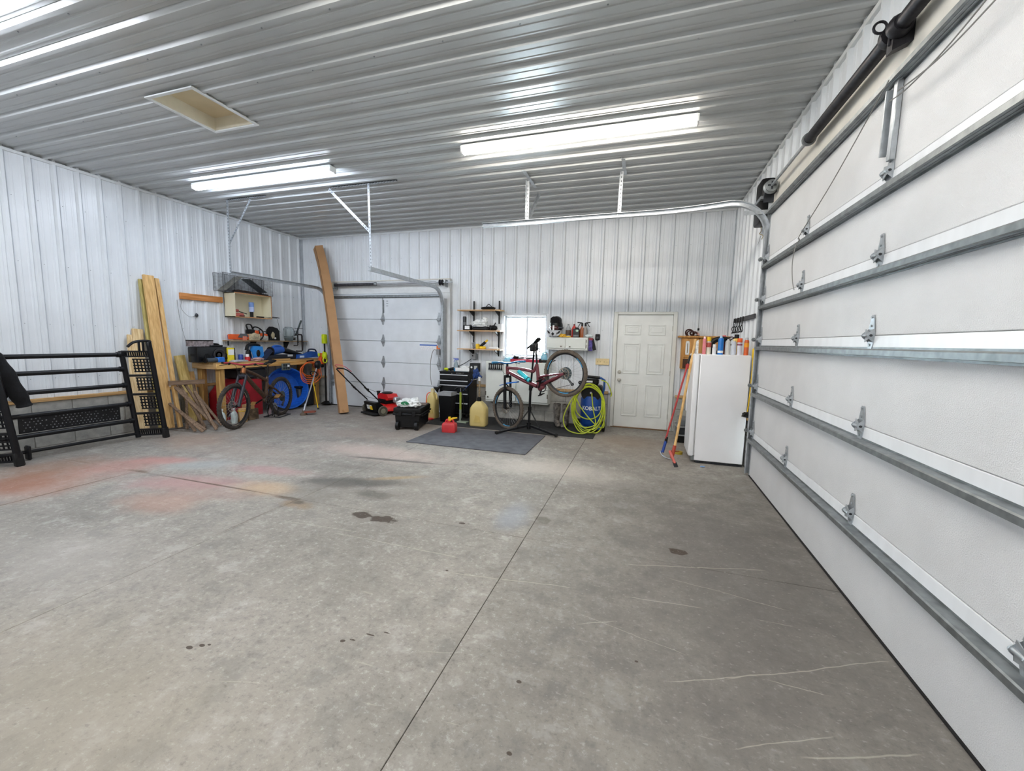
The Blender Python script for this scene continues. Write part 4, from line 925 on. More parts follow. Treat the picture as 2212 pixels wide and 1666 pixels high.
mk('plug_end', S().tube(spline([(.03, .1, .12), (.05, .16, .0), (.05, .14, -.12)], 5), .02, 6), mat('orange_brown', '#8f3b20', .6), oc); mk('hook', S().bar((0, -.05, .2), (0, .12, .22), .03, .03), M_BLACK, oc)
# ---- yellow pole tool and orange trimmer head at the corner
pt_ = thing('pole_trimmer', 'lime yellow cordless string trimmer standing upright in the corner', 'string trimmer', (-6.78, 7.46, 0))
mk('battery_head', S().box((-.04, -.05, 1.38), (.04, .05, 1.59), .02, 2), M_LIME, pt_); mk('battery', S().box((-.042, -.035, 1.4), (-.01, .052, 1.5), .01), mat('olive_grey', '#5a6040', .5), pt_)
mk('shaft', S().cyl((0, 0, .08), (0, 0, 1.4), .018, n=10), M_BLACK, pt_); mk('grip', S().lump((0, .0, 1.12), (.05, .06, .09), .3, 2, 3), M_LIME, pt_); mk('front_handle', S().torus((.02, -.02, 1.02), .06, .014, (1, 0, 0), 18, 6), M_LIME, pt_); mk('guard', S().lathe([(.12, 0), (.13, .01), (.05, .06), (0, .07)], (0, .02, .03), 16), M_BLACK, pt_)
os_ = thing('orange_saw', 'orange handled reciprocating saw hanging at the bench corner', 'saw', (-6.87, 7.47, .93)); mk('body', S().prism([(-.06, 0), (.04, -.02), (.07, .1), (.05, .22), (-.03, .24), (-.08, .12)], (-.03, 0, 0), (0, 1, 0), (0, 0, 1), (.08, 0, 0)), M_ORANGE, os_); mk('trim', S().box((.0, -.05, -.08), (.04, .02, 0), .01), M_BLACK, os_); mk('tip', S().box((-.02, -.11, .17), (.03, -.07, .24), .01), M_LIME, os_)
st_ = thing('string_trimmer', 'silver-shafted string trimmer leaning against the bench corner', 'string trimmer', (-6.28, 6.3, 0))
mk('shaft', S().cyl((0, 0, .06), (-.33, .72, .86), .014, n=10), M_SILVER, st_); mk('cutting_head', S().lathe([(0, 0), (.06, 0), (.065, .03), (.03, .05), (.02, .09), (0, .09)], n=16), mat('dusty_brown', '#6a5c4e', .8), st_)
mk('guard', S().prism([(-.02, -.05), (.16, -.07), (.2, .0), (.16, .07), (-.02, .05)], (.02, .02, .045), (.6, .8, 0), (-.8, .6, 0), (0, 0, .025)), mat('rust_red', '#8f4a38', .7), st_); mk('handle_ring', S().torus((-.26, .57, .76), .07, .012, (-.3, .7, .6), 16, 6), M_BLACK, st_); mk('engine', S().lump((-.35, .78, .93), (.07, .08, .09), .3, 2, 12), M_BLACK, st_); mk('gear_neck', S().cyl((0, 0, .05), (-.05, .11, .2), .02, n=10), M_SILVER, st_)
yp = thing('yellow_rod', 'thin yellow rod standing before the dark bins', 'rod', (-6.55, 6.95, 0)); mk('rod', S().tube([(.02, 0, .02), (-.1, .0, .62)], .011, 8), M_YEL, yp); mk('foot', S().cyl((.025, 0, 0), (.02, 0, .03), .02, n=8), M_DARKM, yp)
# ---- under the bench
rb = thing('steel_cabinet', 'red steel box with rounded top under the workbench', 'cabinet', (-7.24, 5.7, 0))
mk('shell', S().prism([(-.37, 0), (.4, 0), (.4, .69), (.1, .71), (-.08, .71), (-.26, .6), (-.37, .47)], (-.2, 0, .0), (0, 1, 0), (0, 0, 1), (.36, 0, 0)), mat('red_enamel', '#a51f2b', .4, 0, .15, 6), rb); mk('sticker', S().box((.161, .26, .12), (.163, .36, .14)), M_YEL, rb); mk('front_door', S().box((.16, -.34, .03), (.166, .38, .42), .003), mat('red_enamel', '#a51f2b', .4), rb); mk('dark_panel', S().box((.161, -.36, .05), (.168, -.24, .3), .003), mat('dark_maroon', '#3a1a20', .6), rb)
pl_ = thing('wading_pool', 'round ribbed blue plastic tub tipped on edge under the bench', 'tub', (-7.06, 6.68, 0))
q_ = Vector((.93, -.3, .2)).normalized()
mk('tub', S().lathe([(0, -.12), (.34, -.12), (.4, .1), (.43, .1), (.435, .125), (.41, .125), (.35, -.1), (0, -.1)], (-.06, 0, .435), 36, q_), mat('pool_blue', '#1c62c8', .35), pl_)
s = S(); 
qq = q_.to_track_quat('Z', 'Y')
for i in range(48):
    a = 2 * PI * i / 48; c0 = Vector((-.06, 0, .435)) + qq @ Vector((.35 * math.cos(a), .35 * math.sin(a), -.095)); c1 = Vector((-.06, 0, .435)) + qq @ Vector((.405 * math.cos(a), .405 * math.sin(a), .115)); s.bar(c0, c1, .012, .008)
mk('ribs', s, mat('pool_blue_dark', '#1550a8', .35), pl_)
M_BIN = mat('charcoal_plastic', '#2a2d31', .5)
bi = thing('storage_bin', 'dark grey storage bin stacked on the red box under the bench', 'bin', (-7.3, 5.95, .72)); mk('bin_body', S().box((-.2, -.3, 0), (.18, .3, .17), .02), M_BIN, bi); mk('bin_lid', S().box((-.22, -.32, .17), (.2, .32, .2), .01), mat('grey_lid', '#4d5257', .5), bi)
bi2 = thing('storage_bin', 'black bin on the floor at the right end under the bench', 'bin', (-7.22, 7.16, 0)); mk('bin_body', S().box((-.25, -.2, 0), (.2, .22, .42), .03), M_BIN, bi2); mk('bin_lid', S().box((-.27, -.22, .42), (.22, .24, .46), .01), M_BLACK, bi2)
js = thing('jack_stand', 'grey steel jack stand under the bench behind the bike', 'jack stand', (-6.83, 6.13, 0)); mk('tripod', S().prism([(-.1, 0), (-.07, 0), (-.02, .15), (.02, .15), (.07, 0), (.1, 0), (.05, .2), (.03, .23), (-.03, .23), (-.05, .2)], (-.04, 0, 0), (0, 1, 0), (0, 0, 1), (.06, 0, 0)), M_SILVER, js); mk('post', S().cyl((-.01, 0, .18), (-.01, 0, .3), .016, n=8), M_DARKM, js)
def bottle_jug(name, label, loc, c, cap, k=1):
    t = thing(name, label, 'bottle', loc, group='bottles under the bench'); t.scale = (k, k, k)
    mk('body', S().lathe([(0, 0), (.05, 0), (.055, .02), (.055, .16), (.04, .2), (.02, .22), (.02, .24), (0, .24)], n=14), c, t); mk('cap', S().cyl((0, 0, .24), (0, 0, .275), .022, n=10), cap, t)
bottle_jug('paint_bottle', 'white bottle with teal band left of the bike front wheel', (-6.78, 5.05, 0), mat('white_teal', '#c9d6d3', .5, var=.2), M_WHITE)
bottle_jug('paint_bottle', 'white bottle seen through the bike front wheel', (-6.74, 5.24, 0), mat('white_teal', '#c9d6d3', .5), M_WHITE, .95)
lg = thing('wood_block', 'upright wooden log block behind the bike front wheel', 'wood block', (-6.72, 5.38, 0)); mk('log', S().lathe([(0, 0), (.07, 0), (.072, .1), (.066, .24), (0, .25)], n=14), wood('log_wood', '#a98356', '#c9a677', 'z'), lg); mk('yellow_band', S().torus((0, 0, .2), .072, .008, (0, 0, 1), 16, 5), M_YEL, lg)
db = thing('parts_carton', 'tan and black carton of bottles beside the red box', 'box', (-6.8, 5.6, 0)); mk('carton', S().box((-.08, -.1, 0), (.08, .1, .2), .004), mat('tan_black_card', '#6d5c48', .6, var=.6, scale=18), db); mk('flap', S().box((-.08, -.1, .2), (.082, .02, .28), .003), mat('kraft_flap', '#b48d5e', .7), db)
# ================================================================== BICYCLES
def wheel_parts(t, hub, R, tyre, knob, side=1, rotor=True, cassette=False, yawd=0, decal=None):
    """wheel in the local x-z plane; hub=(u,z)"""
    w = bpy.data.objects.new('wheel', None)
    c = Vector((hub[0], 0, hub[1]))
    ax = Vector((math.sin(yawd), math.cos(yawd), 0)); q = ax.to_track_quat('Z', 'Y')
    s = S().torus(c, R - .031, .029, ax, 44, 10)
    n = 52
    for i in range(n):
        a = 2 * PI * i / n
        for k, off in enumerate((-.016, 0, .016)):
            aa = a + (.5 * 2 * PI / n if k == 1 else 0); d = q @ Vector((math.cos(aa), math.sin(aa), 0)); tg = q @ Vector((-math.sin(aa), math.cos(aa), 0))
            p = c + d * (R - (.006 if k == 1 else .011)) + ax * off
            s.bar(p - tg * .011, p + tg * .011, .012, .012, d)
    wo = mk('tyre', s, tyre, t)
    mk('rim', S().lathe([(R - .062, -.014), (R - .054, -.015), (R - .054, .015), (R - .062, .014), (R - .078, .006), (R - .078, -.006), (R - .062, -.014)], c, 44, ax), knob, wo)
    if decal:
        for a0 in (.35, 2.45, 4.4):
            mk('rim_decal', S().torus(c + ax * .012, R - .064, .006, ax, 8, 5, a0, a0 + .55), decal, wo)
    s = S()
    for i in range(28):
        a = 2 * PI * i / 28; b = a + (.35 if i % 2 else -.35); o = ax * (.024 if i % 4 < 2 else -.024)
        s.tube([c + q @ Vector((math.cos(b) * .02, math.sin(b) * .02, 0)) + o, c + q @ Vector((math.cos(a) * (R - .07), math.sin(a) * (R - .07), 0))], .0013, 4)
    mk('spokes', s, M_SILVER, wo)
    mk('hub', S().lathe([(0, -.055), (.012, -.055), (.012, -.04), (.026, -.034), (.015, -.026), (.015, .026), (.026, .034), (.012, .04), (.012, .055), (0, .055)], c, 12, ax), M_BLACK, wo)
    if rotor:
        s = S(); s.torus(c + ax * .045 * side, .085, .006, ax, 28, 4)
        for i in range(8):
            a = 2 * PI * i / 8; s.tube([c + ax * .045 * side + q @ Vector((.02 * math.cos(a), .02 * math.sin(a), 0)), c + ax * .045 * side + q @ Vector((.082 * math.cos(a + .5), .082 * math.sin(a + .5), 0))], .004, 4)
        mk('brake_rotor', s, mat('rotor_steel', '#a69a8c', .35, .8), wo)
    if cassette: mk('cassette', S().lathe([(.0, 0), (.1, 0), (.1, .003), (.08, .006), (.06, .016), (.04, .03), (0, .03)], c - ax * .025 * side, 26, -ax * side), mat('cassette_steel', '#5b6b6d', .35, .8), wo)
    return wo
def saddle(t, nose, tail, m):
    n, e = Vector((nose[0], 0, nose[1])), Vector((tail[0], 0, tail[1])); R_ = []
    up_ = (n - e).cross(Vector((0, 1, 0))).normalized()
    if up_.z < 0: up_ = -up_
    for f, w, h, lift in ((0, .012, .012, -.01), (.1, .02, .02, -.002), (.35, .024, .024, 0), (.6, .045, .03, 0), (.8, .068, .034, .008), (.95, .07, .034, .02), (1, .05, .02, .022)):
        c = n + (e - n) * f + up_ * lift; R_.append([c + Vector((0, 1, 0)) * (w * math.cos(a)) + up_ * (h * math.sin(a) * .8) for a in [2 * PI * k / 10 for k in range(10)]])
    return mk('saddle', S().loop_faces(R_), m, t)
def bike(label, loc, rz, g):
    t = thing('mountain_bike', label, 'bicycle', loc, rz)
    P = lambda k, v=0: Vector((g[k][0], v, g[k][1]))
    fm, am = g['frame'], g['accent']
    wheel_parts(t, g['rear'], g['R'], g['tyre'], g['rim'], g['side'], True, True, 0, g.get('decal'))
    wheel_parts(t, g['front'], g['R'], g['tyre'], g['rim'], g['side'], True, False, g.get('steer', 0), g.get('decal'))
    fr_ = mk('frame', S().tube([P('headT'), P('headB')], .028, 12).tube([P('dt0'), (P('dt0') + P('dt1')) / 2 + Vector((0, 0, -.012)), P('dt1')], [.034, .042, .044], 12, sy=.8)
             .tube(spline([P('tt0'), (P('tt0') + P('tt1')) / 2 + Vector((0, 0, .012)), P('tt1')], 4), .027, 10).tube([P('st1'), P('st0')], [.025, .034], 10)
             .tube([P('tt1'), P('st1')], .024, 8).ball(P('bb'), (.05, .045, .05), 10), fm, t)
    for v in (-.055, .055):
        mk('chain_stay', S().tube([P('cs'), P('cs', v * .9) * .6 + P('rear', v) * .4, P('rear', v)], [.027, .024, .018], 8), fm, t)
        mk('seat_stay', S().tube([P('ss', v * .5), P('ss', v) * .6 + P('rear', v) * .4 + Vector((0, 0, .012)), P('rear', v)], [.021, .018, .015], 8), fm, t)
    mk('shock', S().tube([P('sh0'), P('sh1')], .026, 10).tube([P('sh0'), P('st1') * .5 + P('sh0') * .5], .014, 8), am, t)
    mk('rocker', S().bar(P('ss'), P('sh1'), .05, .03, (0, 1, 0), .006), fm, t)
    # fork
    ax = (P('headT') - P('headB')).normalized(); sd = Vector((math.sin(g.get('steer', 0)), math.cos(g.get('steer', 0)), 0))
    cr = P('crown')
    mk('fork_crown', S().bar(cr - sd * .075, cr + sd * .075, .045, .05, ax, .012).tube([cr, P('headB')], .022, 8), g['forkm'], t)
    for v in (-.065, .065):
        mid = cr * .62 + P('front') * .38
        mk('fork_leg', S().tube([cr + sd * v, mid + sd * v], .021, 10).tube([mid + sd * v, P('front') + sd * v * 1.05], [.03, .026], 10), g['forkm'], t)
    mk('fork_arch', S().tube(spline([cr * .6 + P('front') * .4 - sd * .065, cr * .72 + P('front') * .28 + Vector((.06, 0, .03)), cr * .6 + P('front') * .4 + sd * .065], 5), .012, 6), g['forkm'], t)
    # cockpit
    hb = P('stem'); mk('stem', S().tube([P('headT'), P('headT') + ax * .04, hb], .02, 8), M_BLACK, t)
    bar = [hb - sd * .38 + Vector((-.03, 0, .02)), hb - sd * .2 + Vector((0, 0, .02)), hb - sd * .06, hb + sd * .06, hb + sd * .2 + Vector((0, 0, .02)), hb + sd * .38 + Vector((-.03, 0, .02))]
    mk('handlebar', S().tube(spline(bar, 4), .014, 8), g['barm'], t)
    for e in (-1, 1):
        mk('grip', S().tube([hb + sd * e * .26 + Vector((-.02, 0, .02)), hb + sd * e * .385 + Vector((-.03, 0, .02))], .018, 8), g['grip'], t)
        mk('brake_lever', S().tube(spline([hb + sd * e * .22 + Vector((.02, 0, .01)), hb + sd * e * .3 + Vector((.07, 0, -.01)), hb + sd * e * .36 + Vector((.06, 0, -.02))], 4), .006, 6).lump(hb + sd * e * .22 + Vector((.03, 0, .01)), (.03, .02, .02), .2, 2, 3), M_BLACK, t)
    mk('cables', S().tube(spline([hb + sd * .2, hb + Vector((.1, .06, -.03)), hb + Vector((.09, .03, -.14)), P('headB') + Vector((.02, .03, 0))], 6), .0035, 5).tube(spline([hb - sd * .2, hb + Vector((.11, -.05, -.02)), hb + Vector((.1, -.02, -.18)), cr + Vector((.03, .06, -.05))], 6), .0035, 5), M_BLACK, t)
    mk('seat_post', S().tube([P('st1'), P('post')], .016, 10), M_BLACK, t)
    sa = saddle(t, g['nose'], g['tail'], M_BLACK); mk('saddle_rails', S().tube([Vector((g['nose'][0] * .7 + g['tail'][0] * .3, .02, g['nose'][1] * .7 + g['tail'][1] * .3 - .02)), P('post'), Vector((g['nose'][0] * .25 + g['tail'][0] * .75, .02, g['nose'][1] * .25 + g['tail'][1] * .75 - .02))], .005, 6), M_DARKM, sa)
    # drivetrain
    far = -g['side']
    mk('chainring', S().torus(P('bb', far * .05), .075, .007, (0, 1, 0), 28, 6).lathe([(0, 0), (.03, 0), (.03, .006), (0, .006)], P('bb', far * .05), 12, (0, 1, 0)), M_DARKM, t)
    ca_ = g['crank']
    for e in (-1, 1):
        tip = P('bb', e * .075) + Vector((ca_[0] * e, 0, ca_[1] * e))
        cr_ = mk('crank_arm', S().bar(P('bb', e * .06), tip, .026, .014, (0, 1, 0), .004), M_BLACK, t)
        mk('pedal', S().cbox(tip + Vector((0, e * .05, 0)), (.095, .09, .018), Matrix.Rotation(.5, 3, 'Y'), .006), g['pedal'], cr_)
    mk('rear_derailleur', S().tube([P('rear', far * .06), P('rear', far * .06) + Vector(g['der1']), P('rear', far * .06) + Vector(g['der2'])], .016, 8).cyl(P('rear', far * .055) + Vector(g['der2']), P('rear', far * .07) + Vector(g['der2']), .025, n=12), M_DARKM, t)
    mk('chain', S().tube([P('bb', far * .05) + Vector((0, 0, -.07)), P('rear', far * .05) + Vector(g['der2'])], .004, 5).tube([P('bb', far * .05) + Vector((0, 0, .07)), P('rear', far * .05) + Vector((0, 0, .06))], .004, 5), M_DARKM, t)
    return t
M_TYREB = mat('dusty_tyre', '#5e554c', .9, 0, .2, 20); M_TYRED = mat('muddy_tyre', '#3d3833', .9, 0, .3, 20)
M_MAROON = mat('maroon_frame', '#6d2e38', .35, 0, .12, 8, coat=.4); M_BROWNF = mat('muddy_brown_frame', '#4b3626', .6, 0, .35, 25)
M_RIMB = mat('black_rim', '#1c1d20', .4, .2, .1)
g2 = dict(R=.375, rear=(0, 1.04), front=(1.075, .375), headT=(1.1, 1.095), headB=(1.092, .96), crown=(1.09, .925), dt0=(1.085, 1.0), dt1=(.5, .80), tt0=(1.08, 1.07), tt1=(.57, 1.035), st0=(.465, .80), st1=(.515, 1.16),
          bb=(.44, .78), cs=(.42, .82), ss=(.47, .95), sh0=(.46, .86), sh1=(.34, .9), stem=(1.09, 1.15), post=(.545, 1.42), nose=(.71, 1.415), tail=(.47, 1.56), steer=.22, side=1,
          frame=M_MAROON, accent=M_DARKM, tyre=M_TYREB, rim=M_RIMB, forkm=M_BLACKM, barm=mat('blue_bar', '#2473b8', .4), grip=mat('blue_grip', '#2f7fae', .7), pedal=M_BLACK, crank=(-.05, .13), der1=(.0, 0, -.07), der2=(-.1, 0, -.17), decal=mat('sky_decal', '#4aa8dd', .5))
rz2 = math.atan2(.3, -1.045)
b2 = bike('maroon mountain bike clamped nose-down in the repair stand', (-1.155, 6.35, 0), rz2, g2)
mk('bottle', S().tube([(.82, .045, 1.015), (.74, .045, .965), (.62, .045, .885)], [.034, .036, .036], 14).cyl((.845, .045, 1.03), (.82, .045, 1.015), .03, n=12), mat('turquoise_bottle', '#35c6d6', .35), b2)
mk('bottle_cage', S().torus((.66, .045, .91), .04, .006, (.83, 0, .55), 16, 5).bar((.6, .02, .86), (.7, .02, .93), .03, .02), M_BLACK, b2)
mk('front_fender', S().prism([(.0, -.05), (.03, -.06), (.22, -.04), (.22, .04), (.03, .06), (0, .05)], (1.1, 0, .795), (-1, 0, .16), (0, 1, 0), (0, 0, .022)).prism([(0, -.04), (.14, -.03), (.14, .03), (0, .04)], (1.1, 0, .8), (1, 0, -.35), (0, 1, 0), (0, 0, .008)), M_BLUEP, b2)
mk('linkage', S().bar((.5, 0, .84), (.36, 0, .79), .07, .05, (0, 1, 0), .012).bar((.47, .04, .95), (.45, .04, .8), .03, .015, (0, 1, 0)), M_MAROON, b2)
mk('frame_shock', S().tube([(.36, 0, .83), (.33, 0, .93)], .03, 10), mat('shock_blue_black', '#26364b', .35, .3, .4, 30), b2)
g1 = dict(R=.375, rear=(-.02, .375), front=(1.27, .375), headT=(1.0, .985), headB=(1.035, .885), crown=(1.045, .855), dt0=(1.02, .9), dt1=(.47, .42), tt0=(.99, .95), tt1=(.41, .72), st0=(.44, .42), st1=(.38, .78),
          bb=(.46, .37), cs=(.4, .38), ss=(.38, .62), sh0=(.44, .45), sh1=(.38, .66), stem=(1.01, 1.04), post=(.35, .99), nose=(.44, 1.035), tail=(.17, 1.05), side=-1,
          frame=M_BROWNF, accent=mat('amber_shock', '#b0793a', .4, .4), tyre=M_TYRED, rim=M_RIMB, forkm=mat('fork_slate', '#23262f', .4), barm=mat('red_bar', '#a32a3a', .4), grip=M_BLACK, pedal=mat('bronze_pedal', '#b58a52', .4, .5), crank=(-.16, .05), der1=(.0, 0, -.08), der2=(.06, 0, -.16), decal=mat('bronze_decal', '#9a8f80', .5))
b1 = bike('muddy brown mountain bike parked in front of the workbench', (-6.65, 6.12, 0), math.atan2(-1.25, .37), g1)
mk('head_badge', S().tube([(1.0, 0, .98), (1.03, 0, .9)], .036, 12), mat('bronze_head', '#a96a3c', .4, .4), b1)
fs = thing('bike_stand', 'low black floor stand holding the brown bike rear wheel', 'bike stand', (-6.66, 6.1, 0), math.atan2(-1.25, .37))
mk('base', S().tube([(.25, -.15, .012), (.25, .15, .012), (-.1, .15, .012), (-.1, -.15, .012)], .011, 6, True), M_DARKM, fs)
for v in (-.055, .055): mk('hoop', S().tube(spline([(.25, v, .012), (.3, v, .16), (.24, v, .24), (.16, v, .16), (.14, v, .012)], 5), .008, 6), M_DARKM, fs)

# ---- repair stand
rs = thing('repair_stand', 'black tripod bicycle repair stand on the floor mat', 'repair stand', (-1.79, 6.6, .014))
mk('mast', S().cyl((0, 0, .05), (.02, -.02, .8), .02, n=12).cyl((.02, -.02, .78), (.09, -.1, 1.44), .016, n=12), M_BLACKM, rs)
mk('mast_collar', S().cyl((.018, -.018, .7), (.024, -.024, .83), .03, n=12).box((.03, -.05, .74), (.07, -.02, .79), .006), M_BLACK, rs)
mk('hub', S().cyl((0, 0, .04), (0, 0, .15), .035, n=12), M_BLACKM, rs)
for fx, fy_ in ((-.43, -.44), (.53, -.24)):
    mk('leg', S().bar((0, 0, .1), (fx, fy_, .025), .045, .035, (0, 0, 1), .006), M_BLACKM, rs)
    mk('foot_cap', S().bar((fx * .94, fy_ * .94, .03), (fx * 1.02, fy_ * 1.02, .022), .055, .044, (0, 0, 1), .008), M_RUBBER, rs)
    mk('brace', S().tube([(fx * .42, fy_ * .42, .07), (.01, -.01, .38)], .01, 6), M_BLACKM, rs)
mk('slider', S().cyl((.008, -.008, .33), (.012, -.012, .42), .03, n=12), M_BLACK, rs)
mk('clamp_head', S().box((.05, -.14, 1.36), (.15, -.06, 1.49), .02, 2).cyl((.1, -.1, 1.42), (.1, -.22, 1.41), .03, n=12), M_BLACK, rs)
mk('clamp_jaws', S().box((.06, -.3, 1.35), (.14, -.2, 1.47), .014), M_BLACK, rs); mk('clamp_lever', S().tube(spline([(.14, -.22, 1.42), (.2, -.24, 1.4), (.21, -.25, 1.33)], 4), .009, 6), M_BLACK, rs)

# ================================================================== cardboard box
M_CARD = mat('kraft_cardboard', '#b0875e', .8, 0, .06, 5)
P0, P1 = Vector((-5.69, 6.73, .005)), Vector((-6.86, 7.5, 3.48)); cbx = thing('cardboard_box', 'very long kraft cardboard box leaning by the back garage door', 'box', P0)
D_ = P1 - P0; s = S(); rings = []
for f, off in ((0, 0), (.25, .012), (.5, .02), (.72, .018), (.88, .0), (1, -.03)):
    c = D_ * f + Vector((off * 2, 0, 0)); u_ = Vector((1, -.0, .33)).normalized(); v_ = D_.normalized().cross(u_).normalized(); h_ = .085 - .018 * max(0, f - .8) * 5
    e1 = (u_ + v_).normalized(); e2 = (u_ - v_).normalized()
    rings.append([c + u_ * .135, c + v_ * h_ * 1.25, c - u_ * .135, c - v_ * h_ * 1.25])
for r in rings[:1]:
    for v in r: v.z = max(v.z, 0)
s.loop_faces(rings); mk('carton', s, M_CARD, cbx, ang=.3)
vk = min(range(4), key=lambda i: rings[2][i].y)
mk('crease_shade', S().tube([r[vk] for r in rings], .0045, 6), mat('crease_shade_brown', '#7d5b3b', .85), cbx)  # dark strip painting the crease shade along the front edge
mk('side_tape', S().bar(rings[0][vk] * .5 + rings[0][(vk + 1) % 4] * .5 + Vector((0, 0, .02)), rings[0][vk] * .5 + rings[0][(vk + 1) % 4] * .5 + Vector((-.02, .0, .06)), .06, .002), mat('tape_tan', '#b98d5e', .4), cbx)

# ================================================================== lawn mower
M_MRED = mat('mower_red', '#d2201e', .3, 0, .06, coat=.3)
mw_ = thing('lawn_mower', 'red push lawn mower with black rear flap before the back garage door', 'lawn mower', (-5.1, 6.93, 0), math.atan2(.94, .35))
mk('deck', S().lathe([(.0, .2), (.17, .2), (.24, .17), (.275, .12), (.28, .07), (.265, .07), (.26, .12), (0, .18)], (.32, 0, 0), 26, sx=1.15, sy=.95), M_MRED, mw_)
mk('rear_flap', S().prism([(0, .04), (-.05, .055), (-.2 + .1, .26), (-.02, .27), (.08, .2), (.08, .06)], (-.02, -.2, 0), (1, 0, 0), (0, 0, 1), (0, .4, 0)), M_BLACK, mw_)
mk('trail_shield', S().box((-.17, -.24, .02), (-.02, .24, .05), .008), M_RUBBER, mw_)
lblm = mk('deck_label', S().bar((-.0875, .03, .115), (-.108, .03, .2), .003, .17, (0, 1, 0)), mat('label_print', '#d5d5d0', .5, var=.4, scale=40), mw_); mk('warning_label', S().bar((-.089, -.03, .11), (-.1075, -.03, .185), .006, .08, (0, 1, 0)), M_YEL, mw_)
for x, y, r in ((0, .28, .1), (0, -.28, .1), (.62, .25, .09), (.62, -.25, .09)):
    e = 1 if y > 0 else -1
    w_ = mk('wheel', S().lathe([(.0, -.022), (r * .7, -.022), (r * .95, -.022), (r, -.012), (r, .012), (r * .95, .022), (r * .75, .022), (r * .7, .012), (0, .012)], (x, y, r), 22, (0, e, 0)), mat('grey_brown_wheel', '#57544a', .8), mw_)
    mk('wheel_hub', S().lathe([(0, .012), (r * .55, .014), (r * .5, .022), (r * .2, .026), (0, .026)], (x, y, r), 14, (0, e, 0)), mat('grey_hub', '#8d8a78', .6), w_)
mk('engine_block', S().box((.16, -.13, .19), (.46, .14, .3), .03, 2), M_BLACK, mw_)
mk('engine_shroud', S().prism([(-.16, 0), (.17, 0), (.2, .05), (.15, .12), (-.1, .13), (-.17, .08)], (.18, 0, .28), (0, -1, 0), (0, 0, 1), (.24, 0, 0)), M_MRED, mw_)
mk('recoil_cover', S().lathe([(.11, 0), (.11, .02), (.08, .035), (0, .04)], (.3, 0, .4), 18), M_BLACK, mw_)
mk('fuel_cap', S().cyl((.2, .16, .36), (.2, .16, .43), .03, n=12).cyl((.2, .16, .43), (.2, .16, .445), .042, n=12), M_BLACK, mw_); mk('muffler', S().box((.3, -.27, .22), (.44, -.17, .34), .02), M_SILVER, mw_)
hl = [(-.02, .22, .28), (-.3, .22, .55), (-.6, .22, .86), (-.68, .19, .93), (-.7, .1, .955), (-.7, -.1, .955), (-.68, -.19, .93), (-.6, -.22, .86), (-.3, -.22, .55), (-.02, -.22, .28)]
mk('handle', S().tube(hl, .0125, 8), M_BLACKM, mw_)
mk('bail_bar', S().tube([(-.6, .2, .9), (-.72, .17, 1.0), (-.74, .1, 1.02), (-.74, -.1, 1.02), (-.72, -.17, 1.0), (-.6, -.2, .9)], .006, 6), mat('red_bail', '#c8455a', .5), mw_)
for e in (-1, 1): mk('handle_knob', S().cyl((-.3, e * .215, .55), (-.3, e * .25, .55), .02, n=8).bar((-.36, e * .22, .6), (-.26, e * .22, .5), .03, .02), M_BLACK, mw_)
mk('pull_cord', S().tube(spline([(.2, -.05, .42), (0, -.15, .45), (-.3, -.21, .57)], 6), .003, 5).tube(spline([(-.3, .21, .55), (-.2, .18, .42), (-.05, .1, .34), (.1, .0, .3)], 6), .003, 5), M_BLACK, mw_)

# ================================================================== rolling tool chest and bag
rc = thing('rolling_tool_chest', 'black rolling plastic tool chest on the floor', 'tool chest', (-3.79, 6.2, 0), .24)
mk('body', S().loop_faces([[(-.195, -.275, .045), (.195, -.275, .045), (.195, .295, .045), (-.195, .295, .045)], [(-.21, -.28, .26), (.21, -.28, .26), (.21, .3, .26), (-.21, .3, .26)]]), M_BLACK, rc)
mk('rim', S().box((-.245, -.31, .25), (.245, .33, .285), .01), M_BLACK, rc)
mk('lid', S().box((-.235, -.3, .285), (.235, .32, .375), .022, 2), M_BLACK, rc)
s = S()
for x in (-.15, 0, .15): s.box((x - .03, -.28, .375), (x + .03, .3, .383), .003)
mk('lid_ribs', s, M_BLACK, rc); mk('lid_panel', S().box((.02, .02, .376), (.22, .29, .386), .003), mat('faded_brown_panel', '#6b5a52', .6, var=.4, scale=30), rc)
for x in (-.16, .16):
    w_ = mk('wheel', S().lathe([(0, -.03), (.06, -.03), (.075, -.024), (.075, .024), (.06, .03), (.04, .02), (0, .02)], (x, -.28, .075), 20, (1 if x > 0 else -1, 0, 0)), M_BLACK, rc); mk('wheel_spokes', S().lathe([(0, .02), (.02, .026), (.05, .024), (.055, .032), (.05, .034), (.02, .03), (0, .034)], (x, -.28, .075), 8, (1 if x > 0 else -1, 0, 0)), M_DARKM, w_)
mk('tow_handle', S().tube([(.2, -.2, .235), (.24, -.2, .235), (.24, .22, .235), (.2, .22, .235)], .014, 8), M_BLACK, rc); mk('grip', S().tube([(-.12, .32, .27), (-.12, .39, .265), (.12, .39, .265), (.12, .32, .27)], .015, 8), M_BLACK, rc)
for x in (-.12, .12): mk('latch', S().box((x - .03, -.318, .24), (x + .03, -.305, .32), .004), M_BLACK, rc)
M_BAG = mat('white_film', '#eef2f2', .35, 0, .06, 10, .4, 25)
pbg = thing('plastic_bag', 'crumpled white plastic shopping bag with green print on the tool chest', 'plastic bag', (-3.77, 6.04, .385), .24); mk('bag', S().lump((0, 0, .05), (.19, .14, .075), .45, 4, 14, 0, 2.6).lump((.1, .04, .1), (.07, .06, .05), .5, 3, 5), M_BAG, pbg)
mk('print', S().prism([(-.06 + 0, .0), (-.05, .03), (-.01, .045), (.03, .045), (.07, .02), (.07, -.005), (.0, -.02)], (-.02, -.128, .06), (1, 0, 0), (0, -.25, 1), (0, -.02, 0)), mat('green_print', '#2f8a5d', .5, var=.5, scale=60), pbg)

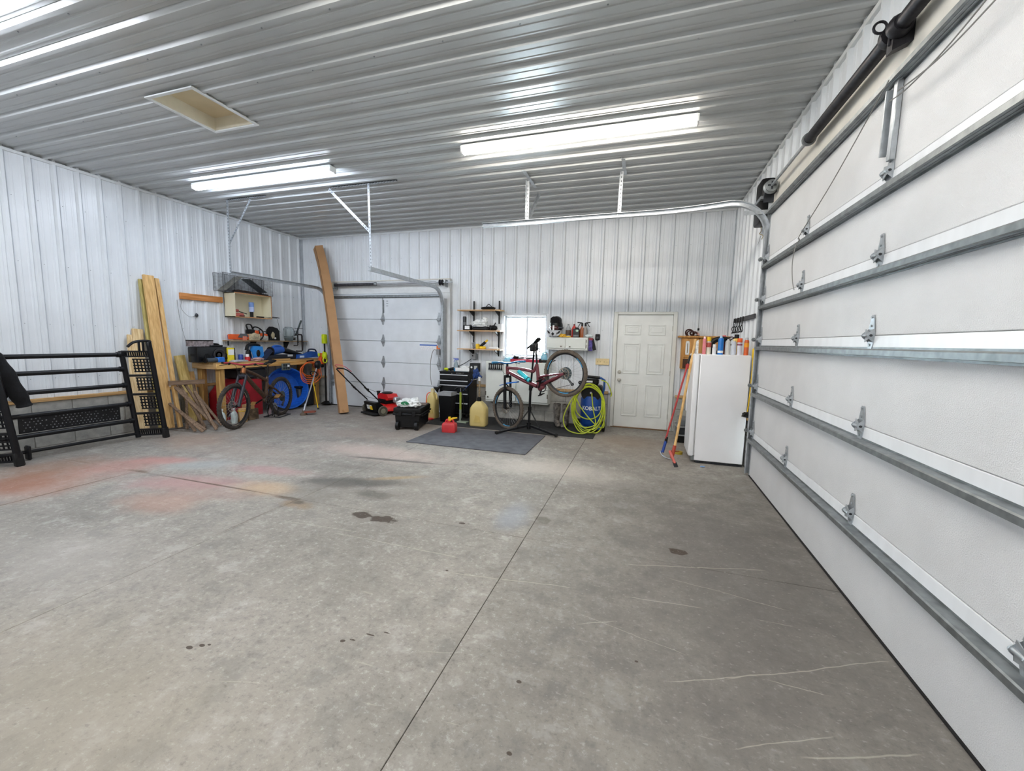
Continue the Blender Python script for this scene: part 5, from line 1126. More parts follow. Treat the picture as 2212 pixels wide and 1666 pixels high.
# ================================================================== jugs, bin, pump, can, mats
M_JUG = mat('yellowed_polythene', '#e0cb84', .4, 0, .06, 4, trans=.12)
def jug(label, loc, rz, w, d, h, hose):
    t = thing('fuel_jug', label, 'jug', loc, rz, 'yellowed fluid jugs')
    R_ = []
    for z, k in ((0, .93), (.012, .98), (.025, 1), (h * .55, 1), (h * .68, .98), (h * .75, .92), (h * .86, .7), (h * .95, .44), (h * .985, .35), (h, .32)):
        a, b = w * k / 2, d * (k if z < h * .8 else min(1, k + .2)) / 2; c = .4 * min(a, b)
        R_.append(rrect(a, b, c, z))
    mk('body', S().loop_faces(R_), M_JUG, t)
    mk('embossed_panel', S().prism([(-.06, -.1), (.06, -.1), (.04, .0), (-.03, .03)], (0, -d / 2 - .001, h * .4), (1, 0, 0), (0, 0, 1), (0, -.006, 0)), mat('yellowed_shade', '#cdb56a', .5), t)
    mk('cap', S().cyl((0, 0, h), (0, 0, h + .06), .038, n=14).cyl((0, 0, h + .06), (0, 0, h + .075), .028, n=12), M_BLACK if hose else mat('cream_cap', '#cfc39a', .5), t)
    if hose:
        mk('filler_hose', S().tube([(.0, 0, h + .06), (.0, .01, h + .3), (-.005, .015, h + .4)], .017, 10), mat('tan_hose', '#8a7b62', .5, var=.4, scale=50), t); mk('hose_cap', S().cyl((-.005, .015, h + .36), (-.005, .015, h + .43), .022, n=10), M_WHITE, t)
    else:
        mk('handle', S().tube(spline([(.05, 0, h * .98), (w * .42, 0, h * .9), (w * .47, 0, h * .72)], 5), .018, 8), M_JUG, t); mk('vent_tube', S().tube(spline([(-.03, 0, h), (-w * .45, -d * .3, h * .93), (-w * .5, -d * .45, h * .6)], 5), .009, 6), M_ORANGE, t)
    return t
jug('yellowed fluid jug behind the rolling tool chest', (-3.84, 7.02, .012), 0, .19, .2, .5, False)
jug('large yellowed fluid jug with tall filler hose on the mat', (-2.75, 6.72, .012), .1, .3, .24, .44, True)
tag(put(mk('plastic_dish', S().lathe([(0, 0), (.07, 0), (.08, .012), (.06, .022), (0, .022)], n=16), M_REDP), (-3.82, 6.86, .012)), 'flat red plastic dish on the floor beside the jug', 'dish')
bn_ = thing('waste_bin', 'tall black waste bin with a grey liner before the drawer chest', 'waste bin', (-3.44, 6.84, .012))
mk('bin_body', S().loop_faces([[(-.1, -.08, 0), (.1, -.08, 0), (.1, .08, 0), (-.1, .08, 0)], [(-.13, -.11, .52), (.13, -.11, .52), (.13, .11, .52), (-.13, .11, .52)]]), M_BLACK, bn_)
mk('liner', S().loop_faces([[(-.136, -.116, .49), (.136, -.116, .49), (.136, .116, .49), (-.136, .116, .49)], [(-.14, -.12, .54), (.142, -.12, .56), (.14, .12, .55), (-.14, .12, .55)], [(-.11, -.09, .53), (.11, -.09, .55), (.11, .09, .54), (-.11, .09, .54)]]), mat('grey_liner', '#9a9da0', .5), bn_)
fp = thing('floor_pump', 'green and black bicycle floor pump standing by the waste bin', 'pump', (-3.17, 6.84, .012))
mk('barrel', S().cyl((0, 0, .02), (0, 0, .56), .021, n=14), mat('olive_green', '#93a33a', .4), fp); mk('lower_sleeve', S().cyl((0, 0, .02), (0, 0, .24), .0225, n=14), mat('grey_green_sleeve', '#8b978b', .4), fp)
mk('rod', S().cyl((0, 0, .55), (0, 0, .66), .008, n=8), M_CHROME, fp); mk('handle', S().tube([(-.11, 0, .6), (-.05, 0, .65), (.05, 0, .65), (.11, 0, .6)], .016, 8), M_BLACK, fp); mk('base', S().prism([(-.05, -.05), (.14, -.06), (.14, .06), (-.05, .05)], (0, 0, 0), (1, 0, 0), (0, 1, 0), (0, 0, .02)), mat('pale_green_foot', '#9aa893', .5), fp); mk('hose', S().tube(spline([(.02, -.01, .05), (.08, -.03, .2), (.06, -.02, .45), (.02, 0, .58)], 6), .006, 6), M_BLACK, fp)
gc = thing('gas_can', 'small red gas can with yellow spout on the floor mat', 'gas can', (-2.99, 6.03, .014), .15)
R_ = []
for z, k in ((0, .95), (.012, 1), (.115, 1), (.14, .94), (.152, .84), (.165, .5)):
    a, b = .115 * k, .075 * k; c = .025 * k; R_.append(rrect(a, b, c, z))
mk('tank', S().loop_faces(R_), mat('gas_red', '#c9363a', .45), gc); mk('handle', S().tube(spline([(-.07, 0, .15), (-.04, 0, .2), (.05, 0, .2), (.08, 0, .15)], 5), .015, 8), mat('gas_red', '#c9363a', .45), gc); mk('spout', S().tube([(-.01, 0, .18), (.05, 0, .225), (.13, 0, .24)], [.022, .018, .011], 10).cyl((0, 0, .205), (0, 0, .25), .022, n=10), M_YEL, gc); mk('neck', S().cyl((-.01, 0, .15), (-.01, 0, .19), .03, n=12), mat('gas_red', '#c9363a', .45), gc); mk('side_strap', S().torus((-.117, 0, .07), .05, .004, (1, 0, 0), 16, 5), mat('pale_pink', '#d9a9a4', .5), gc)
M_MAT1 = mat('grey_rubber_mat', '#5a5c62', .8, 0, .2, 7, .2, 60); M_MAT2 = mat('black_rubber_mat', '#2e2f31', .85, 0, .25, 9, .3, 60)
tag(put(mk('floor_mat', S().box((-.92, -.6, 0), (.92, .6, .013), .004), M_MAT1), (-2.37, 5.8, 0), .0), 'square dark grey rubber mat under the red gas can', 'mat')
tag(put(mk('floor_mat', S().box((-1.52, -.52, 0), (1.52, .55, .01), .004), M_MAT2), (-2.22, 7.02, 0), 0), 'long black rubber mat beneath the repair stand and drawer chest', 'mat')

# ================================================================== drawer chest
dc = thing('drawer_chest', 'black steel rolling drawer chest with silver pulls', 'tool chest', (-3.48, 7.2, .01))
mk('cabinet', S().box((-.315, .01, .1), (.315, .4, .9), .006), M_BLACKM, dc)
mk('top_tray', S().box((-.32, 0, .885), (.32, .405, .905), .004), M_BLACKM, dc)
for z0, z1 in ((.755, .865), (.665, .75), (.505, .66), (.32, .5), (.13, .315)):
    dr = mk('drawer', S().box((-.3, -.004, z0), (.3, .012, z1), .004), M_BLACKM, dc); mk('drawer_pull', S().box((-.295, -.018, z1 - .032), (.295, -.003, z1 - .014), .003), M_PULL, dr)
for x in (-.26, .26):
    for y in (.06, .35): mk('caster', S().cyl((x - .015, y, .045), (x + .015, y, .045), .045, n=14).box((x - .025, y - .03, .06), (x + .025, y + .03, .1)), M_RUBBER, dc)
mk('lock', S().cyl((-.04, -.012, .835 + .035), (-.04, 0, .87), .009, n=10), M_CHROME, dc)
lt = text_mesh('KOBALT', .042, .0006, .25, 0); lt.materials.append(M_CHROME); lo = mk('lettering', lt, None, dc); lo.location = (.12, -.0015, .872); lo.rotation_euler = (PI / 2, 0, 0)
for x in (.322,): mk('side_handle', S().tube([(x, .08, .75), (x + .03, .08, .75), (x + .03, .3, .75), (x, .3, .75)], .008, 6), M_CHROME, dc)
TZ = .915
yt = thing('clamp_tool', 'yellow and black squeeze clamp on the drawer chest', 'tool', (-3.66, 7.35, TZ)); mk('jaw', S().lump((-.06, 0, .03), (.05, .04, .03), .4, 2, 2), M_LIME, yt); mk('bar', S().bar((-.02, 0, .03), (.12, .03, .07), .02, .03), M_BLACK, yt); mk('grip', S().lump((.05, .0, .03), (.05, .035, .03), .5, 2, 6), M_BLACK, yt); mk('tip', S().cbox((.12, .03, .09), (.04, .02, .05), None, .006), M_LIME, yt)
sb_ = thing('spray_bottle', 'clear spray bottle of blue cleaner on the drawer chest', 'bottle', (-3.5, 7.33, TZ)); M_WIND = mat('blue_liquid', '#3f9fd8', .2, trans=.3)
mk('liquid', S().lathe([(0, .002), (.043, .002), (.045, .02), (.045, .06), (0, .06)], n=16, sy=.75), M_WIND, sb_); mk('bottle', S().lathe([(.046, .06), (.046, .12), (.03, .17), (.016, .2), (.014, .215), (0, .215)], n=16, sy=.75), mat('frosted_clear', '#c6dbe8', .25, trans=.5), sb_); mk('trigger_head', S().box((-.03, -.016, .215), (.055, .016, .255), .008).box((-.055, -.01, .24), (-.02, .01, .255), .004).bar((-.02, 0, .23), (-.045, 0, .18), .012, .01), mat('periwinkle', '#6f7fc6', .4), sb_)
pg = thing('paper_heap', 'heap of white papers and film on the drawer chest', 'papers', (-3.33, 7.33, TZ)); mk('film', S().lump((0, .06, .05), (.12, .07, .06), .55, 3, 21, 0), M_BAG, pg); mk('sheets', S().bar((-.15, -.07, .01), (.13, -.04, .012), .13, .006, (0, 1, 0)), M_WHITE, pg); mk('tray', S().box((-.15, -.12, 0), (.13, .0, .008), .002), mat('teal_tray', '#23404a', .4), pg)
bx_ = thing('charger_box', 'black carton with white dot at the right of the drawer chest', 'box', (-3.12, 7.38, TZ)); mk('carton', S().box((-.085, -.06, 0), (.085, .08, .17), .004), mat('black_card', '#1d2022', .5), bx_); mk('dot', S().cyl((-.045, -.0605, .09), (-.045, -.062, .09), .02, n=14), M_WHITE, bx_); mk('label', S().box((.01, -.0615, .03), (.075, -.06, .12)), mat('label_grey2', '#b9bdb9', .5), bx_)
tag(put(mk('blue_strap', S().lump((0, 0, .05), (.06, .05, .09), .6, 3, 31).tube(spline([(-.02, -.03, .0), (-.06, -.1, -.12), (-.2, -.16, -.28)], 6), .006, 6).tube(spline([(.05, 0, .03), (.12, 0, -.02)], 3), .02, 6), mat('navy_strap', '#24427d', .7, var=.3)), (-3.06, 7.3, .84)), 'navy blue strap hanging off the drawer chest corner', 'strap')
fn = thing('funnel', 'black funnel lying tilted beside the drawer chest', 'funnel', (-3.83, 7.12, .5)); mk('cone', S().lathe([(.075, 0), (.07, .0), (.02, .06), (.012, .14), (.016, .14), (.026, .055), (.078, -.004)], (0, 0, .05), 18, (.6, .3, .5)), M_BLACK, fn)
# ================================================================== BACK WALL, MIDDLE
ws = thing('wall_shelving', 'three plywood shelves on two black wall uprights', 'shelf', (-3.07, YB - .022, 0))
for x in (-.195, .34): mk('upright', S().box((x - .013, -.018, 1.22), (x + .013, 0, 2.3), .002), M_BLACK, ws)
for z in (2.115, 1.72, 1.36):
    mk('shelf_board', S().box((-.45, -.25, z - .019), (.45, -.012, z), .002), wood('pale_plywood', '#c49a6c', '#dfbd95', 'x'), ws)
    for x in (-.195, .34): mk('bracket', S().prism([(-.01, 0), (-.23, 0), (-.23, -.012), (-.04, -.09), (-.01, -.1)], (x - .008, 0, z - .019), (0, 1, 0), (0, 0, 1), (.016, 0, 0)), M_BLACK, ws)
s1, s2, s3 = 2.115, 1.72, 1.36
fb = thing('black_pouch', 'flat black pouch with strap on the top shelf', 'pouch', (-2.9, 7.5, s1)); mk('pouch', S().lump((0, 0, .03), (.15, .08, .035), .3, 3, 2, 0), mat('black_nylon', '#151515', .8), fb); mk('strap', S().tube(spline([(-.03, -.05, .05), (.03, -.07, .1), (.09, -.05, .05)], 5), .007, 6), M_BLACK, fb)
cy = thing('thermos', 'tall dark grey canister at the left of the middle shelf', 'canister', (-3.4, 7.5, s2)); mk('canister', S().lathe([(0, 0), (.035, 0), (.036, .25), (.03, .27), (0, .27)], n=16), mat('charcoal_tin', '#33363a', .4, .3), cy); mk('band', S().lathe([(.0365, .1), (.037, .1), (.037, .16), (.0365, .16)], n=16), mat('grey_band', '#707478', .4), cy)
wc = thing('label_carton', 'small black carton with white label on the middle shelf', 'box', (-3.31, 7.46, s2)); mk('carton', S().box((-.07, -.05, 0), (.07, .06, .1), .003), M_BLACK, wc); mk('label', S().box((-.045, -.0515, .02), (.055, -.05, .085)), M_WHITE, wc)
tr_ = thing('shop_light', 'black tray lamp under a crumpled film bag on the middle shelf', 'tray', (-3.03, 7.5, s2)); mk('tray', S().box((-.18, -.07, 0), (.17, .08, .07), .02), M_BLACK, tr_); mk('knob', S().cyl((.1, -.08, .045), (.1, -.06, .045), .035, n=14), M_BLACK, tr_)
tag(put(mk('film_bag', S().lump((-.02, 0, .05), (.17, .08, .065), .55, 4, 41, 0, 3).lump((.09, 0, .12), (.06, .05, .06), .6, 3, 4), M_BAG), (-3.06, 7.5, s2 + .07)), 'crumpled clear film bag on the black tray', 'plastic bag')
bk = thing('nail_gun', 'black clamp tool on the middle shelf right end', 'tool', (-2.78, 7.5, s2)); mk('body', S().lump((0, 0, .05), (.08, .05, .05), .4, 3, 8, 0), M_BLACK, bk); mk('lever', S().bar((-.01, -.02, .06), (.04, -.02, .15), .02, .014), M_BLACK, bk); mk('jaw', S().box((-.09, -.03, 0), (-.05, .03, .1), .008), M_BLACK, bk)
tag(put(mk('white_carton', S().box((-.06, -.05, 0), (.06, .05, .13), .004), mat('white_card', '#d8dde0', .5)), (-2.68, 7.54, s2)), 'white carton at the window end of the middle shelf', 'box')
yd = thing('cordless_drill', 'yellow and black cordless drill lying on the bottom shelf', 'drill', (-3.02, 7.48, s3)); mk('battery_body', S().box((-.12, -.04, 0), (-.05, .04, .1), .02, 2).box((-.05, -.04, 0), (.08, .04, .055), .015), M_YEL, yd); mk('handle', S().bar((-.03, 0, .05), (.08, 0, .14), .05, .045, (0, 1, 0), .01), M_BLACK, yd); mk('chuck', S().bar((.05, 0, .12), (.12, 0, .175), .035, .035, (0, 1, 0), .008), M_YEL, yd)
tag(put(mk('wire_tangle', S().tube([(.06 * math.sin(i * 1.9) * (.5 + .5 * math.sin(i)), .04 * math.cos(i * 2.3), .07 + .06 * math.sin(i * 1.3)) for i in range(60)], .003, 4), M_SILVER), (-3.2, 7.5, s3)), 'tangle of silver wire on the bottom shelf', 'wire')
tag(put(mk('caulk_tube', S().cyl((-.1, 0, .022), (.08, 0, .022), .022, n=12).cyl((.08, 0, .022), (.14, 0, .022), .012, .004, 10), M_WHITE), (-2.77, 7.48, s3)), 'white tube lying on the bottom shelf', 'tube')
ot = thing('wall_outlet', 'grey outlet box with a black cord below the shelves', 'outlet', (-3.245, YB - .02, 1.205)); mk('box', S().box((-.05, -.06, -.055), (.05, 0, .055), .006), mat('outlet_grey', '#8e8f90', .5), ot); mk('cover', S().box((.05, -.05, -.06), (.065, 0, .05), .003), M_GALVD, ot); mk('socket', S().box((-.03, -.063, .0), (-.005, -.06, .025)), M_BLACK, ot)
mk('cord', S().tube(spline([(-.05, -.04, -.05), (-.15, -.1, -.13), (-.24, -.18, -.19)], 5), .008, 6).box((-.285, -.21, -.3), (-.25, -.17, -.18), .006), mat('cord_slate', '#3a3d40', .6), ot)
sn = thing('sensor_box', 'grey switch box with a hanging cable on the back garage door edge', 'switch box', (-3.965, 7.5, 1.22)); mk('box', S().box((-.04, -.04, 0), (.03, .03, .11), .004), mat('outlet_grey', '#8e8f90', .5), sn); mk('cable', S().tube(spline([(-.02, -.03, .08), (-.1, -.04, .09), (-.16, -.04, -.1), (-.17, -.04, -.4), (-.14, -.05, -.62)], 8), .006, 6).tube(spline([(0, -.03, .0), (.02, -.035, -.1), (.05, -.03, -.25)], 5), .005, 6), M_CORD, sn)
# ---- lower white cabinet with tool clutter
M_CABW = mat('cabinet_white', '#dfe4df', .45, 0, .03, 5)
M_KNOB = mat('dark_knob', '#6a655c', .35, .7)
lc = thing('wall_cabinet', 'large low white wall cabinet with two doors under the window', 'cabinet', (-2.28, YB - .02, .35)); CW2 = .625
mk('carcass', S().box((-CW2, -.235, 0), (CW2, 0, .785), .004), M_CABW, lc)
for x0, x1, kx in ((-CW2 + .008, -.006, -CW2 + .06), (.006, CW2 - .008, .06)):
    dd = mk('cabinet_door', S().box((x0, -.256, .035), (x1, -.237, .77), .004), M_CABW, lc); mk('knob', S().lathe([(.008, 0), (.008, .01), (.016, .016), (.014, .024), (0, .026)], (kx if x0 < 0 else .06, -.256, .09), 12, (0, -1, 0)), M_KNOB, dd)
    mk('door_hinge', S().box(((CW2 - .02) if x0 > 0 else (-CW2 + .004), -.262, .12), ((CW2 - .004) if x0 > 0 else (-CW2 + .02), -.256, .2)), M_KNOB, dd)
LZ = 1.135
rt_ = thing('tool_rail', 'long red tool tray on the low white cabinet', 'tool tray', (-2.12, 7.49, LZ)); mk('tray', S().box((-.3, -.05, 0), (.33, .05, .055), .01), mat('crimson_tray', '#b22a45', .4), rt_); mk('tool_handles', S().tube([(-.25, 0, .06), (-.05, .02, .08)], .014, 8).tube([(.0, -.01, .06), (.16, .02, .085)], .012, 8).lump((-.2, 0, .09), (.06, .03, .03), .4, 2, 3), M_BLACK, rt_); mk('blue_tool', S().tube([(-.3, .01, .06), (-.12, .02, .075)], .013, 8), M_BLUEP, rt_)
tp = thing('plier_rack', 'row of dark pliers hanging at the left end of the low cabinet', 'pliers', (-2.7, 7.4, 1.04)); mk('rack_bar', S().box((-.14, -.012, .03), (.16, .03, .06), .004), M_DARKM, tp)
for i in range(7): mk('pliers', S().tube([(-.12 + i * .042, -.02, .05), (-.12 + i * .042, -.03, -.02), (-.13 + i * .042, -.03, -.07)], .009, 6).tube([(-.12 + i * .042, -.02, .05), (-.115 + i * .042, -.03, -.02), (-.105 + i * .042, -.03, -.07)], .009, 6), M_BLACK if i % 2 else M_DARKM, tp)
jr = thing('mason_jar', 'pale blue glass jar on the window sill end', 'jar', (-1.79, 7.57, LZ + .0)); mk('jar', S().lathe([(0, 0), (.055, 0), (.06, .02), (.06, .13), (.04, .16), (.04, .18), (0, .18)], n=18), mat('aqua_glass', '#a8dcea', .15, trans=.6), jr); mk('lid', S().bar((-.06, 0, .17), (.05, 0, .2), .05, .012), mat('teal_lid', '#6fb9c6', .4), jr)
tag(put(mk('cleaning_cloth', S().lump((0, 0, .03), (.1, .06, .05), .5, 3, 3, 0), mat('aqua_cloth', '#9fd3ea', .7)), (-2.47, 7.5, LZ)), 'pale aqua cloth heaped at the left of the red tray', 'cloth')
tag(put(mk('grease_gun', S().tube([(-.12, 0, .03), (.1, 0, .03)], .025, 10).tube([(.1, 0, .03), (.16, 0, .05)], .01, 6).box((-.15, -.02, .0), (-.1, .02, .07), .01), M_BLACK), (-1.73 + .02, 7.47, LZ), .2), 'black grease gun at the right end of the low cabinet', 'tool')
tag(put(mk('paint_brush', S().bar((0, 0, .0), (-.06, 0, .09), .025, .012).bar((.0, 0, 0), (.02, 0, -.03), .04, .014), mat('faded_rose', '#c9a6a6', .6)), (-2.42, 7.6, 1.28)), 'paint brush leaning at the window corner', 'brush')
# ---- upper white cabinet
uc = thing('wall_cabinet', 'small high white wall cabinet with two doors beside the window', 'cabinet', (-1.34, YB - .02, 1.385)); CW3 = .375
mk('carcass', S().box((-CW3, -.235, 0), (CW3, 0, .23), .004), M_CABW, uc)
for x0, x1, kx in ((-CW3 + .006, -.03, -.1), (-.02, CW3 - .035, .06)):
    dd = mk('cabinet_door', S().box((x0, -.254, .03), (x1, -.237, .205), .004), M_CABW, uc); mk('knob', S().lathe([(.006, 0), (.006, .008), (.013, .014), (.011, .02), (0, .022)], (kx, -.254, .065), 12, (0, -1, 0)), M_KNOB, dd)
for z in (.05, .14): mk('butt_hinge', S().box((CW3 - .03, -.245, z), (CW3 - .02, -.236, z + .05)), M_KNOB, uc)
UZ = 1.617
# helmet
M_HELM = mat('helmet_white_graphic', '#b9bcc0', .3, 0, .1)
he = thing('motocross_helmet', 'black and white full-face helmet with goggles on the high cabinet', 'helmet', (-1.575, 7.5, UZ))
mk('shell', S().ball((.01, .02, .2), (.12, .13, .15), 18), M_BLACK, he)
mk('visor_peak', S().ball((.03, .0, .3), (.09, .12, .075), 16, Matrix.Rotation(-.35, 3, 'X')), mat('black_gloss', '#101116', .25), he)
mk('visor_brim', S().prism([(-.09, 0), (.09, 0), (.075, .09), (.03, .12), (-.03, .12), (-.075, .09)], (.01, -.1, .255), (1, 0, 0), (0, -.35, .94), (0, .012, 0)), mat('black_gloss', '#101116', .25), he)
mk('chin_guard', S().prism([(-.115, .06), (-.12, .0), (-.08, -.04), (-.03, -.055), (.03, -.055), (.08, -.04), (.12, .0), (.115, .06)], (.0, -.115, .062), (1, 0, 0), (0, 0, 1), (0, .15, 0)).prism([(-.06, .03), (-.05, -.035), (.05, -.035), (.06, .03)], (-.01, -.15, .055), (1, 0, 0), (0, 0, 1), (0, .04, 0)), M_HELM, he)
mk('goggle_lens', S().ball((0, -.065, .165), (.09, .065, .05), 14), mat('goggle_brown', '#4a2a2c', .15), he); mk('nose_stripe', S().bar((-.01, -.132, .12), (-.01, -.128, .21), .03, .008, (0, 1, 0)), M_WHITE, he)
mk('goggle_strap', S().torus((.01, .02, .17), .122, .016, (0, 0, 1), 24, 6), mat('strap_grey', '#4a4d55', .6), he); mk('mouth_vent', S().cbox((-.015, -.152, .055), (.045, .01, .045), Matrix.Rotation(PI / 4, 3, 'Y'), .004), M_BLACK, he)
mk('side_graphic', S().prism([(-.02, 0), (.04, .02), (.06, .07), (.02, .05)], (.06, -.118, .05), (1, 0, 0), (0, 0, 1), (0, -.006, 0)).prism([(.02, 0), (-.04, .02), (-.06, .07), (-.02, .05)], (-.07, -.118, .05), (1, 0, 0), (0, 0, 1), (0, -.006, 0)), M_BLACK, he)
def bottle(name, label, loc, prof, m, cap=None, capr=.014, caph=.03, sx=1, sy=.7, lab=None, cat='bottle', grp='bottles on the high cabinet'):
    t = thing(name, label, cat, loc, 0, grp); mk('body', S().lathe(prof, n=16, sx=sx, sy=sy), m, t); z = prof[-1][1]
    if cap: mk('cap', S().cyl((0, 0, z - .004), (0, 0, z + caph), capr, n=12), cap, t)
    if lab: mk('label', S().lathe([(lab[0], lab[1]), (lab[0] + .0015, lab[1]), (lab[0] + .0015, lab[2]), (lab[0], lab[2])], n=16, sx=sx, sy=sy), lab[3], t)
    return t
OILP = [(0, 0), (.045, 0), (.047, .02), (.047, .15), (.03, .19), (.016, .21), (.016, .22), (0, .22)]
bottle('oil_bottle', 'clear grey oil bottle with dark label beside the helmet', (-1.335, 7.5, UZ), OILP, mat('grey_clear', '#b9bfc4', .3, trans=.3), M_GALVD, .016, .02, lab=(.047, .04, .13, mat('dark_label', '#4a3a30', .5, var=.5, scale=60)))
bottle('oil_bottle', 'red oil bottle behind the black box on the high cabinet', (-1.235, 7.54, UZ), OILP, mat('translucent_red', '#c9382f', .35), mat('dark_red_cap', '#6a1b18', .5), .016, .02)
tag(put(mk('tool_carton', S().box((-.06, -.04, 0), (.06, .04, .02), .002), mat('yellow_case', '#d9b23c', .6)), (-1.33, 7.44, UZ)), 'small yellow tin lying before the bottles', 'tin')
bo = thing('fluid_can', 'black rectangular fluid can with pale oval label', 'can', (-1.185, 7.47, UZ)); mk('can', S().box((-.058, -.035, 0), (.058, .035, .155), .006), mat('dark_can', '#2c3032', .4), bo); mk('cap', S().box((-.02, -.02, .155), (.045, .02, .18), .006), M_BLACK, bo); mk('label', S().ball((.02, -.0355, .12), (.026, .002, .02), 12), mat('mint_label', '#b9dcc3', .5), bo); mk('print', S().box((-.045, -.0362, .015), (.05, -.035, .045)), mat('print_grey', '#777b7d', .5, var=.5, scale=90), bo)
def sprayer(label, x, m, dirx):
    t = thing('spray_bottle', label, 'bottle', (x, 7.5, UZ), 0, 'spray bottles on the high cabinet')
    mk('body', S().lathe([(0, 0), (.042, 0), (.044, .02), (.044, .12), (.03, .16), (.015, .19), (.014, .21), (0, .21)], n=16, sy=.7), m, t); mk('trigger_head', S().box((-.018, -.015, .2), (.018, .015, .26), .006).bar((0, 0, .26), (dirx * .085, 0, .27), .024, .02).bar((dirx * .03, 0, .255), (dirx * .075, 0, .19), .012, .012), M_BLACK, t)
sprayer('amber spray bottle with black trigger on the high cabinet', -1.085, mat('amber_liquid', '#a85a28', .25, trans=.2), -1); sprayer('clear spray bottle with black trigger at the cabinet right end', -1.025, mat('clear_grey_spray', '#a8a49c', .3, trans=.4), 1)
tag(put(mk('glove', S().lump((0, 0, .025), (.07, .045, .035), .5, 3, 17, 0), mat('yellow_leather', '#d8a93a', .7)), (-1.43, 7.43, UZ)), 'crumpled yellow glove at the front of the high cabinet', 'glove')
tag(put(mk('wipes_pack', S().lump((0, 0, .03), (.08, .05, .03), .3, 3, 9, 0), mat('white_wipes', '#cfdcdc', .5)), (-.965 + .0, 7.5, UZ)), 'white soft pack hanging over the cabinet edge', 'pack')
hp = thing('hanging_packs', 'colourful snack packs hanging at the high cabinet right side', 'packs', (-.92, 7.48, 1.375)); mk('pack', S().box((-.035, -.012, 0), (.035, .012, .22), .006), mat('navy_pink_print', '#4a3f8a', .4, var=.7, scale=25), hp); mk('pack', S().bar((.075, .01, .02), (.02, .01, .22), .02, .06, (1, 0, 0)), M_BLACK, hp); mk('top_band', S().box((-.036, -.013, .19), (.036, .013, .235), .004), mat('maroon_band', '#8a2534', .4), hp)
# ---- switches
sw = thing('switch_plate', 'ivory double switch plate left of the entry door', 'switch', (-.715, YB - .023, 1.185)); mk('plate', S().box((-.122, -.01, -.058), (.122, 0, .058), .004), mat('ivory_plate', '#e3cf9e', .4), sw)
for x in (-.085, -.035, .035, .085): mk('toggle', S().box((x - .006, -.02, -.012), (x + .006, -.009, .01), .002), mat('ivory_toggle', '#c9b27c', .4), sw)
kp = thing('door_keypad', 'small black wall button right of the high cabinet', 'switch', (-.818, YB - .023, 1.63)); mk('housing', S().box((-.042, -.025, -.055), (.042, 0, .055), .01), M_BLACK, kp); mk('button', S().box((-.02, -.03, -.03), (.02, -.024, .01), .004), mat('button_grey', '#3a3d42', .4), kp)

# ================================================================== compressor, hose, boots
ac = thing('air_compressor', 'blue upright air compressor lettered KOBALT', 'air compressor', (-.82, 7.17, 0))
M_KBLUE = mat('compressor_blue', '#17489c', .35, 0, .06, 5)
mk('tank', S().lathe([(0, .07), (.1, .075), (.165, .1), (.19, .14), (.19, .56), (.165, .61), (.1, .635), (0, .64)], n=28), M_KBLUE, ac)
mk('motor_shroud', S().box((-.16, -.14, .63), (.17, .17, .8), .05, 3), M_BLACK, ac); mk('control_panel', S().lathe([(0, 0), (.17, 0), (.17, .03), (0, .03)], (0, -.15, .66), 20, (0, 1, 0), sy=.8), M_BLACK, ac); mk('regulator_knob', S().cyl((0, -.19, .68), (0, -.15, .68), .018, n=12), M_SILVER, ac)
mk('handle', S().tube([(.16, .02, .55), (.2, .02, .75), (.2, .02, .89), (.14, .04, .92), (-.06, .06, .93), (-.12, .06, .92)], .019, 10), mat('handle_blue', '#1e4f94', .4), ac); mk('handle_grip', S().tube([(.12, .045, .925), (-.1, .06, .935)], .024, 10), M_BLACK, ac); mk('pump_head', S().box((-.12, .0, .8), (.1, .16, .9), .02), M_BLACK, ac); mk('head_label', S().box((-.12, -.004, .84), (.0, -.001, .87)), M_WHITE, ac)
for x in (-.23, .22): mk('wheel', S().lathe([(0, -.025), (.07, -.025), (.09, -.018), (.09, .018), (.07, .025), (.04, .015), (0, .015)], (x, -.02 if x > 0 else .06, .09), 20, (1 if x > 0 else -1, 0, 0)), M_RUBBER, ac)
mk('foot', S().box((-.05, -.16, 0), (.05, -.1, .1), .008), M_BLACK, ac); mk('base_skirt', S().box((-.18, -.12, .03), (.19, .12, .12), .02), mat('handle_blue', '#1e4f94', .4), ac)
mk('pressure_gauge', S().cyl((-.2, -.12, .84), (-.2, -.1, .84), .032, n=14).tube([(-.2, -.08, .84), (-.19, -.06, .75), (-.14, -.04, .68)], .01, 6), M_BLACK, ac)
lt = text_mesh('KOBALT', .09, .0008, 0, .0022)
for v in lt.vertices:
    a = v.co.x / .191; rr = .1925 + v.co.z; v.co = Vector((rr * math.sin(a), -rr * math.cos(a), v.co.y))
lt.materials.append(mat('letter_white', '#f0f2f4', .4)); lo = mk('lettering', lt, None, ac, 'white KOBALT lettering'); lo.location = (0, 0, .41); lo.rotation_euler = (0, 0, math.radians(5))
M_HOSE = mat('lime_hose', '#b9c832', .4, 0, .1, 12)
ah = thing('air_hose', 'coiled lime yellow air hose hung around the compressor', 'hose', (-.86, 6.95, 0)); random.seed(5)
for k in range(6):
    w = .22 + .012 * k; hh = .37 + .012 * (k % 3); zc = .47 - .015 * k; ln_ = .0 + .03 * math.sin(k * 2.1)
    pts_ = []
    for i in range(40):
        a = 2 * PI * i / 40; x = w * math.cos(a) + ln_ * math.sin(a); z = zc + (hh if math.sin(a) > 0 else hh * (.62, 1.08, .95, 1.12, .8, 1.1)[k]) * math.sin(a)
        pts_.append((x + .02, -.06 - .006 * k + (.06 if math.sin(a) > .2 else 0) * 1 + .02 * math.sin(3 * a + k), max(.02, z)))
    mk('coil', S().tube(pts_, .0105, 6, True), M_HOSE, ah)
